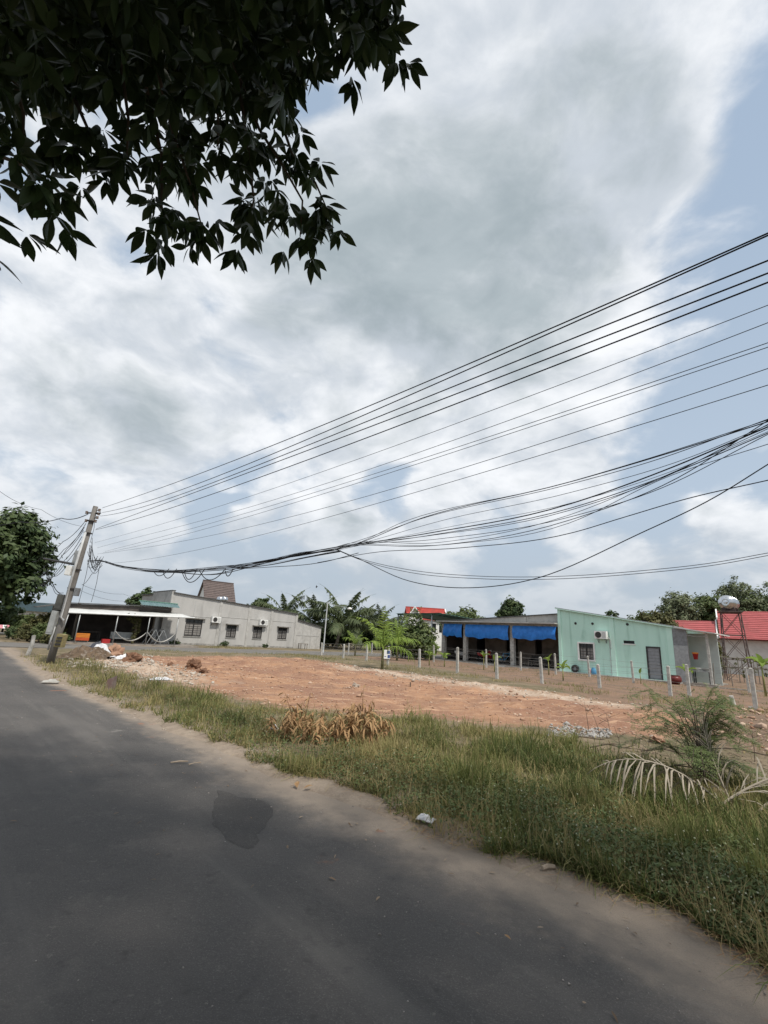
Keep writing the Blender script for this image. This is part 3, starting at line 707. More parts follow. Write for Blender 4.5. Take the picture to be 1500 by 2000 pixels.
for k in range(9): MB().box(5.80, 6.42, .03, .041, .2 + k * .195, .36 + k * .195).build('door_panel', mat('door_tin', (.29, .30, .315), (.25, .26, .27), 5, .5, metal=.3), d)
MB().box(6.36, 6.40, -.02, .03, .98, 1.1).build('handle', galv, d)
for u in (1.29, 2.47, 4.72):
    mb = MB(); mb.lathe([(0, 0), (.055, 0), (.055, .03), (.085, .03), (.085, 0)], 14); mb.v = [(x + u, -.002 - z, y + 3.39) for x, y, z in mb.v]
    mb.build('round_vent', steel_dark, mh)
MB().tube([(3.52, -.04, 2.6), (3.53, -.04, .2)], .018, 6).build('drain_pipe', pvc, mh)
MB().box(-.1, 7.6, -.75, .0, -.05, .1).build('apron', concrete, mh)
air_con(GF, 3.08, 2.40, 'white air conditioner with grey hose on the mint green wall', .78, .5)

# veranda half of the gable
ve = thing('veranda_house', 'unpainted concrete veranda with square columns beside the mint wall', 'house', GF.P(-5.5, 0), GF.rz)
def vb(mb, u0, u1, v0, v1, z0, z1): return mb.box(u0 + 5.5, u1 + 5.5, v0, v1, z0, z1)
vb(MB(), -11.5, -.01, -.3, 4, -.05, .17).build('floor_slab', floor_conc, ve)
vb(MB(), -11.5, -2.2, -.75, -.301, -.05, .10).build('step', concrete, ve)
vb(MB(), -11.3, -2.4, -1.25, -.751, -.05, .045).build('step', concrete, ve)
for u in (-10.58, -8.26, -3.80):
    vb(MB(), u - .16, u + .16, 0, .3, .171, 3.12).build('column', post_concrete, ve)
vb(MB(), -10.9, -.01, -.04, .34, 3.121, 3.36).build('beam', concrete, ve)
vb(MB(), -11.0, -.01, -.55, -.041, 3.30, 3.38).build('canopy_lip', render_block, ve)
mb = MB(); mb.hexa([(u + 5.5, v, z) for u, v, z in [(-10.6, .5, 3.361), (-.01, .5, 3.361), (-.01, .65, 3.361), (-10.6, .65, 3.361), (-10.6, .5, 3.40), (-.01, .5, 4.06), (-.01, .65, 4.06), (-10.6, .65, 3.40)]]); mb.build('gable_wall', render_block, ve)
vb(MB(), -3.0, -2.8, .44, .499, 3.362, 3.84).build('gable_pier', render_block, ve)
mb = MB(); mb.hexa([(u + 5.5, v, z) for u, v, z in [(-10.8, .35, 3.41), (-.02, .35, 4.07), (-.02, 8, 4.07), (-10.8, 8, 3.41), (-10.8, .35, 3.46), (-.02, .35, 4.12), (-.02, 8, 4.12), (-10.8, 8, 3.46)]]); mb.build('roof', roof_dark, ve)
back = mat('veranda_back', (.30, .25, .21), (.23, .19, .165), 2, .9, (.16, .14, .12), .8)
mb = wall_with_openings(-5.5 + .0, 5.49, lambda u: 3.3, 3.8, 4.0, [(-4.3, -3.3, .18, 2.2), (-1.2, .0, .18, 2.2), (1.6, 2.2, 1.0, 2.2), (4.3, 5.3, .18, 2.3)], .171); mb.build('back_wall', back, ve)
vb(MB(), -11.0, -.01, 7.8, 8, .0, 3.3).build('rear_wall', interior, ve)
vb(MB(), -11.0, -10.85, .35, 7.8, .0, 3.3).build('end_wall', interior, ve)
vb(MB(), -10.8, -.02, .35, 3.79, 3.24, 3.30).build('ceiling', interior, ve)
def tarp(u0, u1, z0, z1, label, seed):
    r = np.random.default_rng(seed); g = []; n = 22; ph = r.uniform(0, 6)
    for i in range(n + 1):
        s = i / n; u = u0 + (u1 - u0) * s; row = []
        zb = z0 + .05 * math.sin(s * 9 + ph) + .035 * math.sin(s * 23 + ph * 2) + (.12 * s * s if seed == 3 else -.05 * s)
        for k in range(8):
            q = k / 7; row.append(GF.P(u, -.10 - .16 * math.sin(q * 2.6) - .03 * math.sin(s * 17 + q * 5 + ph), z1 + (zb - z1) * q))
        g.append(row)
    mb = MB(); n2, m2 = len(g), 8
    vs = [p for row in g for p in row]; off_ = .006
    mb.add(vs + [(p[0] + GF.v[0] * off_, p[1] + GF.v[1] * off_, p[2]) for p in vs], [])
    N = len(vs)
    for i in range(n2 - 1):
        for j in range(m2 - 1):
            a, b_, c, d_ = i * m2 + j, i * m2 + j + 1, (i + 1) * m2 + j + 1, (i + 1) * m2 + j
            mb.f += [(a, b_, c, d_), (N + d_, N + c, N + b_, N + a)]
    tag(mb.build('blue_tarp', tarp_blue, None, smooth=True), label, 'tarpaulin', None)
tarp(-10.42, -8.44, 2.14, 3.14, 'short blue tarpaulin blind at the outer end of the veranda', 1)
tarp(-8.08, -3.98, 2.10, 3.13, 'wide blue tarpaulin blind hung between two veranda columns', 2)
tarp(-3.62, -.12, 2.12, 3.12, 'blue tarpaulin blind touching the mint green wall', 3)

def wheel_parts(parent, c, r, name='wheel', tw=.035, m=rubber):
    mb = MB(); n = 20; prof = [(r - tw, -tw * .6), (r, -tw * .5), (r, tw * .5), (r - tw, tw * .6), (r - tw, -tw * .6)]
    mb.lathe(prof, n); mb.v = [(x + c[0], z + c[1], y + c[2]) for x, y, z in mb.v]; w = mb.build(name, m, parent)
    sp = MB()
    for k in range(8):
        a = k * math.pi / 4; sp.tube([(c[0], c[1], c[2]), (c[0] + math.cos(a) * (r - tw), c[1], c[2] + math.sin(a) * (r - tw))], .006, 4)
    sp.build('spokes', galv, w)
def bicycle(loc, rz, label):
    t = thing('bicycle', label, 'bicycle', loc, rz)
    wheel_parts(t, (-.52, 0, .33), .33); wheel_parts(t, (.52, 0, .33), .33)
    mb = MB()
    for a, b_ in (((-.52, 0, .33), (-.1, 0, .3)), ((-.1, 0, .3), (-.22, 0, .82)), ((-.22, 0, .78), (.36, 0, .82)), ((-.1, 0, .3), (.36, 0, .76)), ((-.52, 0, .33), (-.2, 0, .74)), ((.52, 0, .33), (.34, 0, .95))): mb.tube([a, b_], .018, 6)
    mb.build('frame', blue_plastic, t); MB().hexa([(-.36, -.07, .84), (-.1, -.03, .86), (-.1, .03, .86), (-.36, .07, .84), (-.36, -.08, .89), (-.1, -.03, .9), (-.1, .03, .9), (-.36, .08, .89)]).build('saddle', rubber, t)
    MB().tube([(.28, -.26, 1.0), (.36, -.1, .97), (.36, .1, .97), (.28, .26, 1.0)], .013, 6).build('handlebar', galv, t)
def motorbike(loc, rz, label, m):
    t = thing('motorbike', label, 'motorbike', loc, rz)
    wheel_parts(t, (-.6, 0, .29), .29, tw=.07); wheel_parts(t, (.62, 0, .29), .29, tw=.06)
    MB().hexa([(-.75, -.1, .5), (.1, -.12, .35), (.1, .12, .35), (-.75, .1, .5), (-.8, -.12, .74), (.05, -.13, .66), (.05, .13, .66), (-.8, .12, .74)]).build('body', m, t)
    MB().hexa([(-.72, -.12, .745), (.0, -.13, .67), (.0, .13, .67), (-.72, .12, .745), (-.72, -.11, .82), (-.02, -.12, .76), (-.02, .12, .76), (-.72, .11, .82)]).build('seat', rubber, t)
    MB().hexa([(.34, -.2, .32), (.46, -.1, .3), (.46, .1, .3), (.34, .2, .32), (.26, -.2, .85), (.38, -.1, .95), (.38, .1, .95), (.26, .2, .85)]).build('leg_shield', m, t)
    MB().tube([(.62, 0, .29), (.36, 0, 1.0)], .03, 6).build('fork', galv, t)
    MB().tube([(.22, -.34, 1.02), (.34, -.12, 1.0), (.34, .12, 1.0), (.22, .34, 1.02)], .018, 6).build('handlebar', steel_dark, t)
    MB().box(.36, .46, -.08, .08, .86, 1.0).build('headlight', white_paint, t)
bicycle(GF.P(-4.9, .9, .17), GF.rz + .15, 'bicycle leaning inside the veranda beside a concrete column')
motorbike(GF.P(-7.2, 1.6, .17), GF.rz + 1.1, 'red motorbike parked in the dark of the veranda', red_plastic)
motorbike(GF.P(-9.5, 1.4, .17), GF.rz + 1.3, 'white motorbike parked behind the short blue tarpaulin', white_paint)
sofa(GF.P(-2.4, 1.6, .17), GF.rz, 'dark bench on the veranda beneath the tarpaulin by the mint wall', steel_dark)
table(GF.P(-2.2, .75, .17), GF.rz, 'low brown table in front of the veranda bench', 1.1, .6, .45, wood_grey, wood_grey)

# lean-to on the right of the mint house
lt = thing('lean_to', 'lean-to shed with white edged roof against the mint house', 'shed', GF.P(8.2, 0), GF.rz)
def lb(mb, u0, u1, v0, v1, z0, z1): return mb.box(u0 - 8.2, u1 - 8.2, v0, v1, z0, z1)
mb = MB(); mb.hexa([(u - 8.2, v, z) for u, v, z in [(7.42, -.3, 3.22), (9.5, -.3, 2.94), (9.5, 3.6, 2.94), (7.42, 3.6, 3.22), (7.42, -.3, 3.27), (9.5, -.3, 2.99), (9.5, 3.6, 2.99), (7.42, 3.6, 3.27)]]); mb.build('roof', roof_white, lt)
lb(MB(), 7.27, 8.02, -.06, -.01, .1, 2.2).build('tin_sheet', galv, lt)
lb(MB(), 7.27, 8.02, -.05, -.005, 2.201, 3.18).build('upper_sheet', steel_grey, lt)
for u in (7.95, 9.0): lb(MB(), u - .06, u + .06, .0, .12, -.05, 3.0).build('post', post_concrete, lt)
lb(MB(), 7.26, 9.25, 1.3, 1.42, -.05, 2.98).build('back_wall', mat('pale_mint', (.48, .53, .50), (.42, .46, .44), 2, .85), lt)
lb(MB(), 7.3, 9.2, -.2, 3.3, -.05, .12).build('floor_slab', floor_conc, lt)
MB().tube([(8.0 - 8.2, -.1, 2.82), (8.4 - 8.2, -.12, 2.76), (9.0 - 8.2, -.1, 2.78)], .02, 6).build('rail', galv, lt)
t_ = table(GF.P(8.5, .35, .12), GF.rz, 'grey washing table inside the lean-to', .9, .5, .7, box_grey, steel_dark)
for k, (dx, dz, m, lab) in enumerate([(-.22, 0, white_paint, 'white basin on the washing table'), (.2, 0, box_grey, 'grey tub beside the white basin')]):
    t = thing('wash_tub', lab, 'tub', GF.P(8.5 + dx, .35, .82), GF.rz)
    MB().lathe([(.0, 0), (.13, 0), (.19, .14), (.205, .14), (.195, .125), (.13, .02), (0, .02)], 14).build('bowl', m, t, smooth=True)
    MB().lathe([(.19, .135), (.215, .14), (.215, .155), (.19, .15)], 14).build('rim', m, t)
mb = MB(); mb.lathe([(0, 0), (.10, 0), (.15, .3), (.16, .3), (.16, .32), (.14, .32), (.1, .03)], 12)
bk = thing('hanging_bucket', 'orange red bucket hanging by the white lean-to wall', 'bucket', GF.P(8.3, .2, 1.45), GF.rz)
mb.build('pail', red_plastic, bk, smooth=True); MB().tube([(-.15, 0, .3), (-.1, 0, .5), (0, 0, .56), (.1, 0, .5), (.15, 0, .3)], .008, 5).build('bail', galv, bk)
MB().lathe([(.135, .322), (.17, .322), (.17, .40), (.135, .40), (.135, .322)], 12).build('band', orange_paint, bk)

# things on the ground along the mint wall
tw = thing('spare_tyre', 'black tyre leaning against the mint wall', 'tyre', GF.P(1.2, -.35, .1), GF.rz)
mb = MB(); mb.lathe([(.12, -.07), (.2, -.09), (.25, -.06), (.25, .06), (.2, .09), (.12, .07), (.12, -.07)], 20); mb.v = [(x, z + .1 + y * .15, y + .25) for x, y, z in mb.v]; mb.build('rubber_ring', rubber, tw, smooth=True)
mb = MB(); mb.lathe([(0, -.02), (.12, -.02), (.12, .02), (0, .02)], 16); mb.v = [(x, z + .1 + y * .15, y + .25) for x, y, z in mb.v]; mb.build('hub', steel_grey, tw)
def sack(loc, rz, m, label, w, h):
    mb = MB(); n = 12; P = []
    for k, (q, s) in enumerate([(0, .75), (.15, 1.0), (.5, .95), (.8, .8), (.93, .55), (1.0, .62)]):
        P.append([(w / 2 * s * math.cos(a) * (1 + .08 * math.sin(3 * a + k)), .6 * w / 2 * s * math.sin(a), h * q) for a in [2 * math.pi * i / n for i in range(n)]])
    vs = [p for r in P for p in r]; fs = [(i * n + k, i * n + (k + 1) % n, (i + 1) * n + (k + 1) % n, (i + 1) * n + k) for i in range(len(P) - 1) for k in range(n)] + [tuple(range((len(P) - 1) * n, len(P) * n))]
    mb.add(vs, fs); o = mb.build('sack', m, None, smooth=True, loc=loc); o.rotation_euler = (0, 0, rz); tag(o, label, 'sack')
sack(GF.P(2.5, -.35, .1), GF.rz, blue_plastic, 'blue plastic sack below the white framed window', .34, .42)
sack(GF.P(2.22, -.35, .1), GF.rz, pink_plastic, 'pink plastic sack beside the blue one', .22, .36)
pt = thing('plant_pot', 'dark red round pot at the corner of the mint house', 'pot', GF.P(7.55, -1.6, .02), GF.rz)
MB().lathe([(0, 0), (.2, 0), (.36, .2), (.36, .36), (.28, .46), (.24, .46), (.3, .34), (.2, .1), (0, .08)], 16).build('jar', mat('glazed_red', (.15, .03, .025), (.10, .02, .02), 5, .35), pt, smooth=True)
MB().lathe([(.25, .44), (.3, .46), (.3, .49), (.25, .49)], 16).build('rim', mat('glazed_red', (0, 0, 0)), pt)

# green corrugated carport beyond the veranda
cpx = thing('green_carport', 'green corrugated tin carport roof on a thin pipe post', 'carport', GF.P(-13, 0), GF.rz)
g = []
nrib = 70
for i in range(nrib + 1):
    v = -.35 + i * (10.5 / nrib); zc = .035 * (i % 4 in (0, 1)) - .0 * v
    g.append([(u + 13, v, 4.02 + zc - (-10.7 - u) * .012 - .03 * v) for u in (-10.7, -12.5, -14.5, -16.2)])
MB().sheet(g, .02).build('roof_sheet', tin_green, cpx)
for u, v in ((-11.75, -.2), (-16, -.2), (-11.75, 9.5), (-16, 9.5)): MB().tube([(u + 13, v, -.02), (u + 13, v, 3.68 if v > 1 else 3.94)], .06, 8).build('post', galv, cpx, smooth=True)
for u in (-11.75, -16): MB().tube([(u + 13, -.3, 3.93), (u + 13, 9.9, 3.62)], .05, 6).build('rafter', tin_green, cpx)
MB().tube([(-3.2, -.1, 3.88), (2.0, -.1, 3.93)], .045, 6).build('purlin', tin_green, cpx)

# ---------------------------------------------------------------- houses further back
def gable_house(name, label, loc, rz, w, d, h, rise, over, wall_m, roof_m, ribs=0, dormer=False):
    """ridge along local x; w along the ridge"""
    t = thing(name, label, 'house', loc, rz)
    wl = MB(); wl.box(-w / 2, w / 2, -d / 2, d / 2, -.05, h)
    wl.add([(-w / 2, -d / 2, h), (-w / 2, d / 2, h), (-w / 2, 0, h + rise * .96), (w / 2, -d / 2, h), (w / 2, d / 2, h), (w / 2, 0, h + rise * .96)], [(1, 0, 2), (3, 4, 5)])
    wl.build('wall', wall_m, t)
    W = w / 2 + over; D = d / 2 + over; e = h - rise * over / (d / 2)
    for s in (-1, 1):
        r = MB()
        q = [(-W, s * D, e), (W, s * D, e), (W, 0, h + rise), (-W, 0, h + rise)]
        r.hexa([q[0], q[1], q[2], q[3]] + [(a, b_, c + .09) for a, b_, c in q]); o = r.build('roof', roof_m, t)
        if ribs and s < 0:
            for k in range(1, ribs):
                f = k / ribs; y = s * D * (1 - f); z = e + (h + rise - e) * f
                MB().box(-W, W, y - .05, y + .05, z + .09, z + .135).build('tile_course', roof_m, o)
    MB().box(-W, W, -.12, .12, h + rise + .06, h + rise + .2).build('ridge', roof_m, t)
    return t
bh = gable_house('brown_roof_house', 'house with steep brown tiled roof rising behind the grey house', at(408, 1262, 80) * np.array([1, 1, 0]), rad(38), 4.6, 4.8, 5.6, 3.6, .35, white_paint, tile_brown, ribs=14)
for k, (dx, dy) in enumerate(((.4, -2.6), (1.9, -2.75))):
    c = at(430 + k * 8, 1172, 71); tk = thing('steel_tank', 'small steel water tank on the ' + ('taller' if k == 0 else 'lower') + ' stand below the brown roof', 'water tank', (c[0], c[1], 0), 0)
    MB().tube([(0, 0, 0), (0, 0, c[2] - .4)], .12, 6).build('stand', steel_grey, tk)
    MB().lathe([(0, c[2] - .4), (.5, c[2] - .4), (.5, c[2] + .35), (.3, c[2] + .5), (0, c[2] + .52)], 14).build('drum', stainless, tk, smooth=True)
    MB().lathe([(.501, c[2]), (.53, c[2]), (.53, c[2] + .06), (.501, c[2] + .06)], 14).build('hoop', stainless, tk)
rh = gable_house('red_roof_villa', 'white villa with red tiled roof beyond the coconut palms', at(828, 1262, 88) * np.array([1, 1, 0]), rad(4), 6.6, 5.5, 5.5, 1.9, .4, white_paint, tile_red, ribs=9)
c = (0, 0, 0)
for x0, wd in ((-2.6, 2.0),):                                        # cross gable in front
    g_ = MB(); g_.box(x0 - wd / 2, x0 + wd / 2, -4.1, -2.76, 0, 5.6); g_.add([(x0 - wd / 2, -4.1, 5.6), (x0 + wd / 2, -4.1, 5.6), (x0, -4.1, 7.1)], [(0, 1, 2)]); g_.build('gable_front', white_paint, rh)
    for s in (-1, 1):
        q = [(x0, -4.4, 7.2), (x0 + s * (wd / 2 + .35), -4.4, 5.2), (x0 + s * (wd / 2 + .35), -1.2, 5.2), (x0, -1.2, 7.2)]
        MB().hexa(q + [(a, b_, z + .1) for a, b_, z in q]).build('gable_roof', tile_red, rh)
        MB().tube([(x0, -4.45, 7.3), (x0 + s * (wd / 2 + .4), -4.45, 5.25)], .12, 6).build('bargeboard', white_paint, rh)
for s in (-1, 1):
    MB().tube([(3.75, 0, 7.5), (3.75, s * -3.2, 5.1)], .13, 6).build('bargeboard', white_paint, rh)
for x in (-.6, 1.2, 2.6):
    o = MB().box(x - .4, x + .4, -2.80, -2.755, 3.2, 4.7).build('window', dark_glass, rh); MB().box(x - .5, x + .5, -2.9, -2.756, 4.71, 4.83).build('hood', white_paint, o)
# big red roof on the right, in two steps
rr = thing('red_tin_house', 'long house with stepped red tin roof behind the water tower', 'house', (*at(1440, 1290, 52)[:2], 0), rad(-36))
def roofplane(mb_name, x0, x1, y0, y1, z0, z1, par, m, n):
    q = [(x0, y0, z0), (x1, y0, z0), (x1, y1, z1), (x0, y1, z1)]
    o = MB().hexa(q + [(a, b_, c_ + .05) for a, b_, c_ in q]).build(mb_name, m, par)
    for k in range(n):
        f = (k + .5) / n; y = y0 + (y1 - y0) * f; z = z0 + (z1 - z0) * f
        MB().box(x0, x1, y - .04, y + .04, z + .045, z + .085).build('roof_step', m, o)
roofplane('roof', -1.3, 14, -1.5, 4, 3.7, 7.0, rr, tin_red, 15); roofplane('roof', -6.2, -1.45, -.9, 3.2, 3.75, 5.75, rr, tin_red, 8)
MB().box(-1.1, 13.8, -.6, 8, -.05, 3.6).build('wall', cream_paint, rr); MB().box(-5.8, -1.101, .0, 6, -.05, 3.6).build('wall', cream_paint, rr)
q = [(-1.3, 4.05, 6.95), (14, 4.05, 6.95), (14, 9.5, 3.7), (-1.3, 9.5, 3.7)]; MB().hexa(q + [(a, b_, c_ + .05) for a, b_, c_ in q]).build('rear_roof', tin_red, rr)
q = [(-6.2, 3.25, 5.7), (-1.45, 3.25, 5.7), (-1.45, 7.5, 3.7), (-6.2, 7.5, 3.7)]; MB().hexa(q + [(a, b_, c_ + .05) for a, b_, c_ in q]).build('rear_roof', tin_red, rr)
for x, y0, z0, y1, z1 in ((-1.42, -.95, 3.65, 3.25, 5.7), (-1.27, 2.3, 5.9, 4.05, 7.0)): MB().hexa([(x - .12, y0, z0), (x + .02, y0, z0), (x + .02, y1, z1), (x - .12, y1, z1), (x - .12, y0, z0 + .3), (x + .02, y0, z0 + .3), (x + .02, y1, z1 + .3), (x - .12, y1, z1 + .3)]).build('bargeboard', white_paint, rr)
# teal roofed shed beyond the corner tree
c = at(75, 1200, 75); ts = thing('teal_roof_shed', 'far shed with dark teal roof seen between tree and shop', 'shed', (c[0], c[1], 0), rad(20))
MB().box(-4, 4, -2, 2, 0, 2.5).build('wall', cream_paint, ts); MB().hexa([(-4.4, -2.6, 2.501), (4.4, -2.6, 2.501), (4.4, 2.4, 2.501), (-4.4, 2.4, 2.501), (-4.4, -.6, 3.9), (4.4, -.6, 3.9), (4.4, .2, 3.9), (-4.4, .2, 3.9)]).build('roof', mat('teal_dark', (.03, .052, .06), (.025, .043, .05), 2, .8), ts)
# roadside stall at the far left
c = gp(-4, 1247); st = thing('roadside_stall', 'small stall with red and white striped shade by the corner tree', 'stall', (c[0], c[1], 0), rad(42))
for k in range(5): MB().hexa([(-.8 + k * .32, -.5, .95), (-.48 + k * .32, -.5, .95), (-.48 + k * .32, .45, 1.25), (-.8 + k * .32, .45, 1.25), (-.8 + k * .32, -.5, .97), (-.48 + k * .32, -.5, .97), (-.48 + k * .32, .45, 1.27), (-.8 + k * .32, .45, 1.27)]).build('shade_strip', (pink_plastic, white_paint)[k % 2], st)
for x in (-.75, .75):
    for y in (-.45, .4): MB().box(x - .025, x + .025, y - .025, y + .025, 0, .95 + (y + .45) * .33).build('leg', galv, st)
MB().box(-.7, .7, -.35, .35, .5, .56).build('counter', box_grey, st); st.scale = (.6, .6, .75)

# ================================================================== POLE AND CABLES
POLE = gp(97, 1296); PTOP = at(187, 989, POLE[1] - .3)
pt_ = thing('utility_pole', 'leaning concrete utility pole hung with meter boxes and cables', 'utility pole', POLE, 0)
ax = Vector(PTOP - POLE)
def PP(f, dx=0.0, dy=0.0, dz=0.0): return (ax.x * f + dx, ax.y * f + dy, ax.z * f + dz)
MB().tube([PP(-.02), PP(.2), PP(.6), PP(1)], [.132, .122, .102, .088], 12).build('shaft', mat('pole_concrete', (.21, .20, .185), (.15, .14, .13), 5, .9, (.12, .11, .10), 2.5, bump=.4, stretch=(1, 1, .4)), pt_, smooth=True)
MB().tube([PP(.26, .16, -.16), PP(.28, .03, -.20), PP(.6, .0, -.17), PP(.82, .0, -.15)], .045, 8).build('conduit', pvc, pt_, smooth=True)
MB().tube([PP(.08, -.2, -.02), PP(.22, -.2, -.02)], .035, 8).build('conduit', pvc, pt_, smooth=True)
for f in (.46, .58, .82, .9): 
    MB().tube([PP(f - .004), PP(f + .004)], .15, 10).build('clamp_band', steel_dark, pt_)
def pbox(f, dx, dy, w, d, h, m, name, extra=None):
    c = Vector(PP(f, dx, dy)); up = ax.normalized(); r = Vector((1, 0, 0)) - up * up.x; r.normalize(); fw = up.cross(r)
    q = [c + r * (sx * w / 2) + fw * (sy * d / 2) + up * (sz * h / 2) for sz in (-1, 1) for sx, sy in ((-1, -1), (1, -1), (1, 1), (-1, 1))]
    o = MB().hexa(q).build(name, m, pt_)
    lid = [c + r * (sx * w * .44) - fw * (-1) * 0 + fw * ((-d / 2 - .012) if sy < 0 else -d / 2) + up * (sz * h * .42) for sz in (-1, 1) for sx, sy in ((-1, -1), (1, -1), (1, 1), (-1, 1))]
    lid2 = [c + r * (sx * w * .44) + fw * ((d / 2 + .012) if sy > 0 else d / 2) + up * (sz * h * .42) for sz in (-1, 1) for sx, sy in ((-1, -1), (1, -1), (1, 1), (-1, 1))]
    MB().hexa(lid2 if fw.y < 0 else lid).build('door', m, o)
    return o
pbox(.245, -.29, -.05, .22, .16, .85, box_grey, 'meter_box')
pbox(.37, -.26, .0, .26, .2, .55, mat('box_dark', (.10, .10, .09), (.07, .07, .065), 5, .7), 'splice_box')
pbox(.57, -.26, -.02, .22, .2, .38, white_paint, 'meter_box')
pbox(.66, -.18, .05, .18, .16, .5, galv, 'splice_box')
yb = pbox(.14, .30, -.2, .28, .2, .46, yellow_paint, 'terminal_box')
for k in range(3):
    c = Vector(PP(.118 + k * .02, .30, -.31)); MB().box(c.x - .1, c.x + .1, c.y - .03, c.y - .008, c.z - .03, c.z + .03).build('slot', steel_dark, yb)
pbox(.44, .22, .02, .16, .14, .3, steel_grey, 'splice_box')
MB().tube([PP(.955, -.28, .05), PP(.955, .3, -.05)], .03, 6).build('cross_arm', steel_dark, pt_)
for k, (f, dx) in enumerate(((.975, .2), (.95, .22), (.925, .2), (.90, .17), (.955, -.27), (.90, -.2))):
    b = Vector(PP(f, dx, -.02)); o = MB().lathe([(0, -.05), (.05, -.05), (.05, -.015), (.03, 0), (.05, .015), (.05, .05), (0, .05)], 10, o=(b.x, b.y, b.z)).build('insulator', mat('porcelain', (.16, .12, .10), None, rough=.3), pt_, smooth=True)
    MB().tube([(b.x, b.y, b.z), (b.x - dx, b.y + .02, b.z - .02)], .015, 5).build('pin', steel_dark, o)
# the crossbeam that carries the side lines
e = at(86, 1091, POLE[1] + 1.0) - POLE; MB().tube([tuple(e), PP(.61, -.05, .0)], .05, 6).build('side_beam', steel_dark, pt_)

# second pole behind the camera carries the other end of the span
LINE = np.array([.692, -.722]); LINE = LINE / np.linalg.norm(LINE)
P0 = (POLE + np.array(ax) * .9)[:2]; SPAN = 36.0
P2 = P0 + LINE * SPAN
tag(MB().tube([(P2[0], P2[1], -.1), (P2[0], P2[1], 8.4)], [.17, .12], 12).build('utility_pole', concrete, None, smooth=True), 'upright concrete utility pole behind the viewpoint on the verge', 'utility pole')
def span_hit(px, py, line=LINE, p0=P0):
    """where a sight line meets the upright plane of a cable run: distance along it and height"""
    n = np.array([-line[1], line[0], 0]); d = ray(px, py); k = (np.array([p0[0], p0[1], 0]) @ n) / (d @ n); q = d * k + np.array([0, 0, EYE])
    return (q[:2] - p0) @ line, q[2]
def cable(name, label, group, pts, r, m, line=LINE, p0=P0, lateral=0.0, end=None, quad=True, deg=2):
    sz = np.array([span_hit(x, y, line, p0) for x, y in pts]); sz = sz[np.argsort(sz[:, 0])]
    if quad:
        co_ = np.polyfit(sz[:, 0], sz[:, 1], min(deg, len(sz) - 1)); s1 = end if end else SPAN
        s_ = np.linspace(sz[0, 0], s1, 44); z_ = np.polyval(co_, s_)
    else:
        s1 = end if end else SPAN; n = len(sz); s_ = []; z_ = []
        dz = np.gradient(sz[:, 1], sz[:, 0])
        for i in range(n - 1):
            h = sz[i + 1, 0] - sz[i, 0]
            for q in np.linspace(0, 1, 8, endpoint=False):
                a = sz[i, 1] * (2 * q ** 3 - 3 * q * q + 1) + dz[i] * h * (q ** 3 - 2 * q * q + q) + sz[i + 1, 1] * (-2 * q ** 3 + 3 * q * q) + dz[i + 1] * h * (q ** 3 - q * q)
                s_.append(sz[i, 0] + q * h); z_.append(a)
        s_.append(sz[-1, 0]); z_.append(sz[-1, 1])
        if s1 > sz[-1, 0] + .5:
            for q in np.linspace(.1, 1, 8): s_.append(sz[-1, 0] + (s1 - sz[-1, 0]) * q); z_.append(sz[-1, 1] + dz[-1] * (s1 - sz[-1, 0]) * q + .004 * ((s1 - sz[-1, 0]) * q) ** 2)
    nrm_ = np.array([-line[1], line[0]])
    P = [(*(p0 + line * a + nrm_ * lateral * min(1, a / 3, 1)), z) for a, z in zip(s_, z_)]
    return tag(MB().tube(P, r, 5).build(name, m, None, smooth=True), label, 'cable', group)
G1, G2, G3 = 'thick power lines strung from the leaning pole', 'thin wires strung below the power lines', 'loose telephone cables fanning out of the bundle'
L1, L2, L3 = 'thick black power line strung from the top of the leaning pole', 'thin grey wire strung below the thick power lines', 'black telephone cable fanning out of the sagging bundle'
for q in [[(200, 992), (350, 940), (700, 801), (1150, 611), (1500, 454)], [(200, 1001), (350, 958), (700, 816), (1150, 615), (1500, 461)], [(196, 1008), (350, 967), (700, 829), (1150, 651), (1500, 507)],
          [(188, 1033), (350, 973), (700, 842), (1150, 670), (1500, 533)], [(186, 1035), (350, 987), (700, 861), (1150, 689), (1500, 551)]]:
    kk = kk + 1 if q[0] != (200, 992) else 0
    L1 = ['topmost of the five thick black power lines on the leaning pole', 'thick black power line second from the top of the five', 'middle one of the five thick black power lines', 'thick black power line second from the bottom of the five', 'lowest of the five thick black power lines on the leaning pole'][kk]
    cable('power_line', L1, G1, q, .0072, cable_black, deg=3)
for q in [[(185, 1060), (440, 985), (700, 897), (1150, 729), (1500, 597)], [(190, 1070), (440, 1004), (700, 924), (1150, 763), (1500, 631)], [(205, 1077), (440, 1014), (700, 935), (1150, 789), (1500, 669)],
          [(200, 1080), (440, 1022), (700, 943), (1150, 796), (1500, 678)], [(190, 1082), (440, 1040), (700, 974), (1150, 836), (1500, 720)], [(220, 1100), (440, 1062), (700, 993), (1150, 862), (1500, 751)]]:
    kk = kk + 1 if q[0] != (185, 1060) else 0
    L2 = ['highest', 'second highest', 'third highest', 'third lowest', 'second lowest', 'lowest'][kk] + ' of the six thin grey wires between power lines and cable bundle'
    cable('thin_wire', L2, G2, q, .0033, cable_grey, deg=3)
bund = [(172, 1097), (200, 1096), (232, 1105), (300, 1114), (350, 1116), (430, 1110), (520, 1099), (600, 1083), (655, 1074), (690, 1066)]
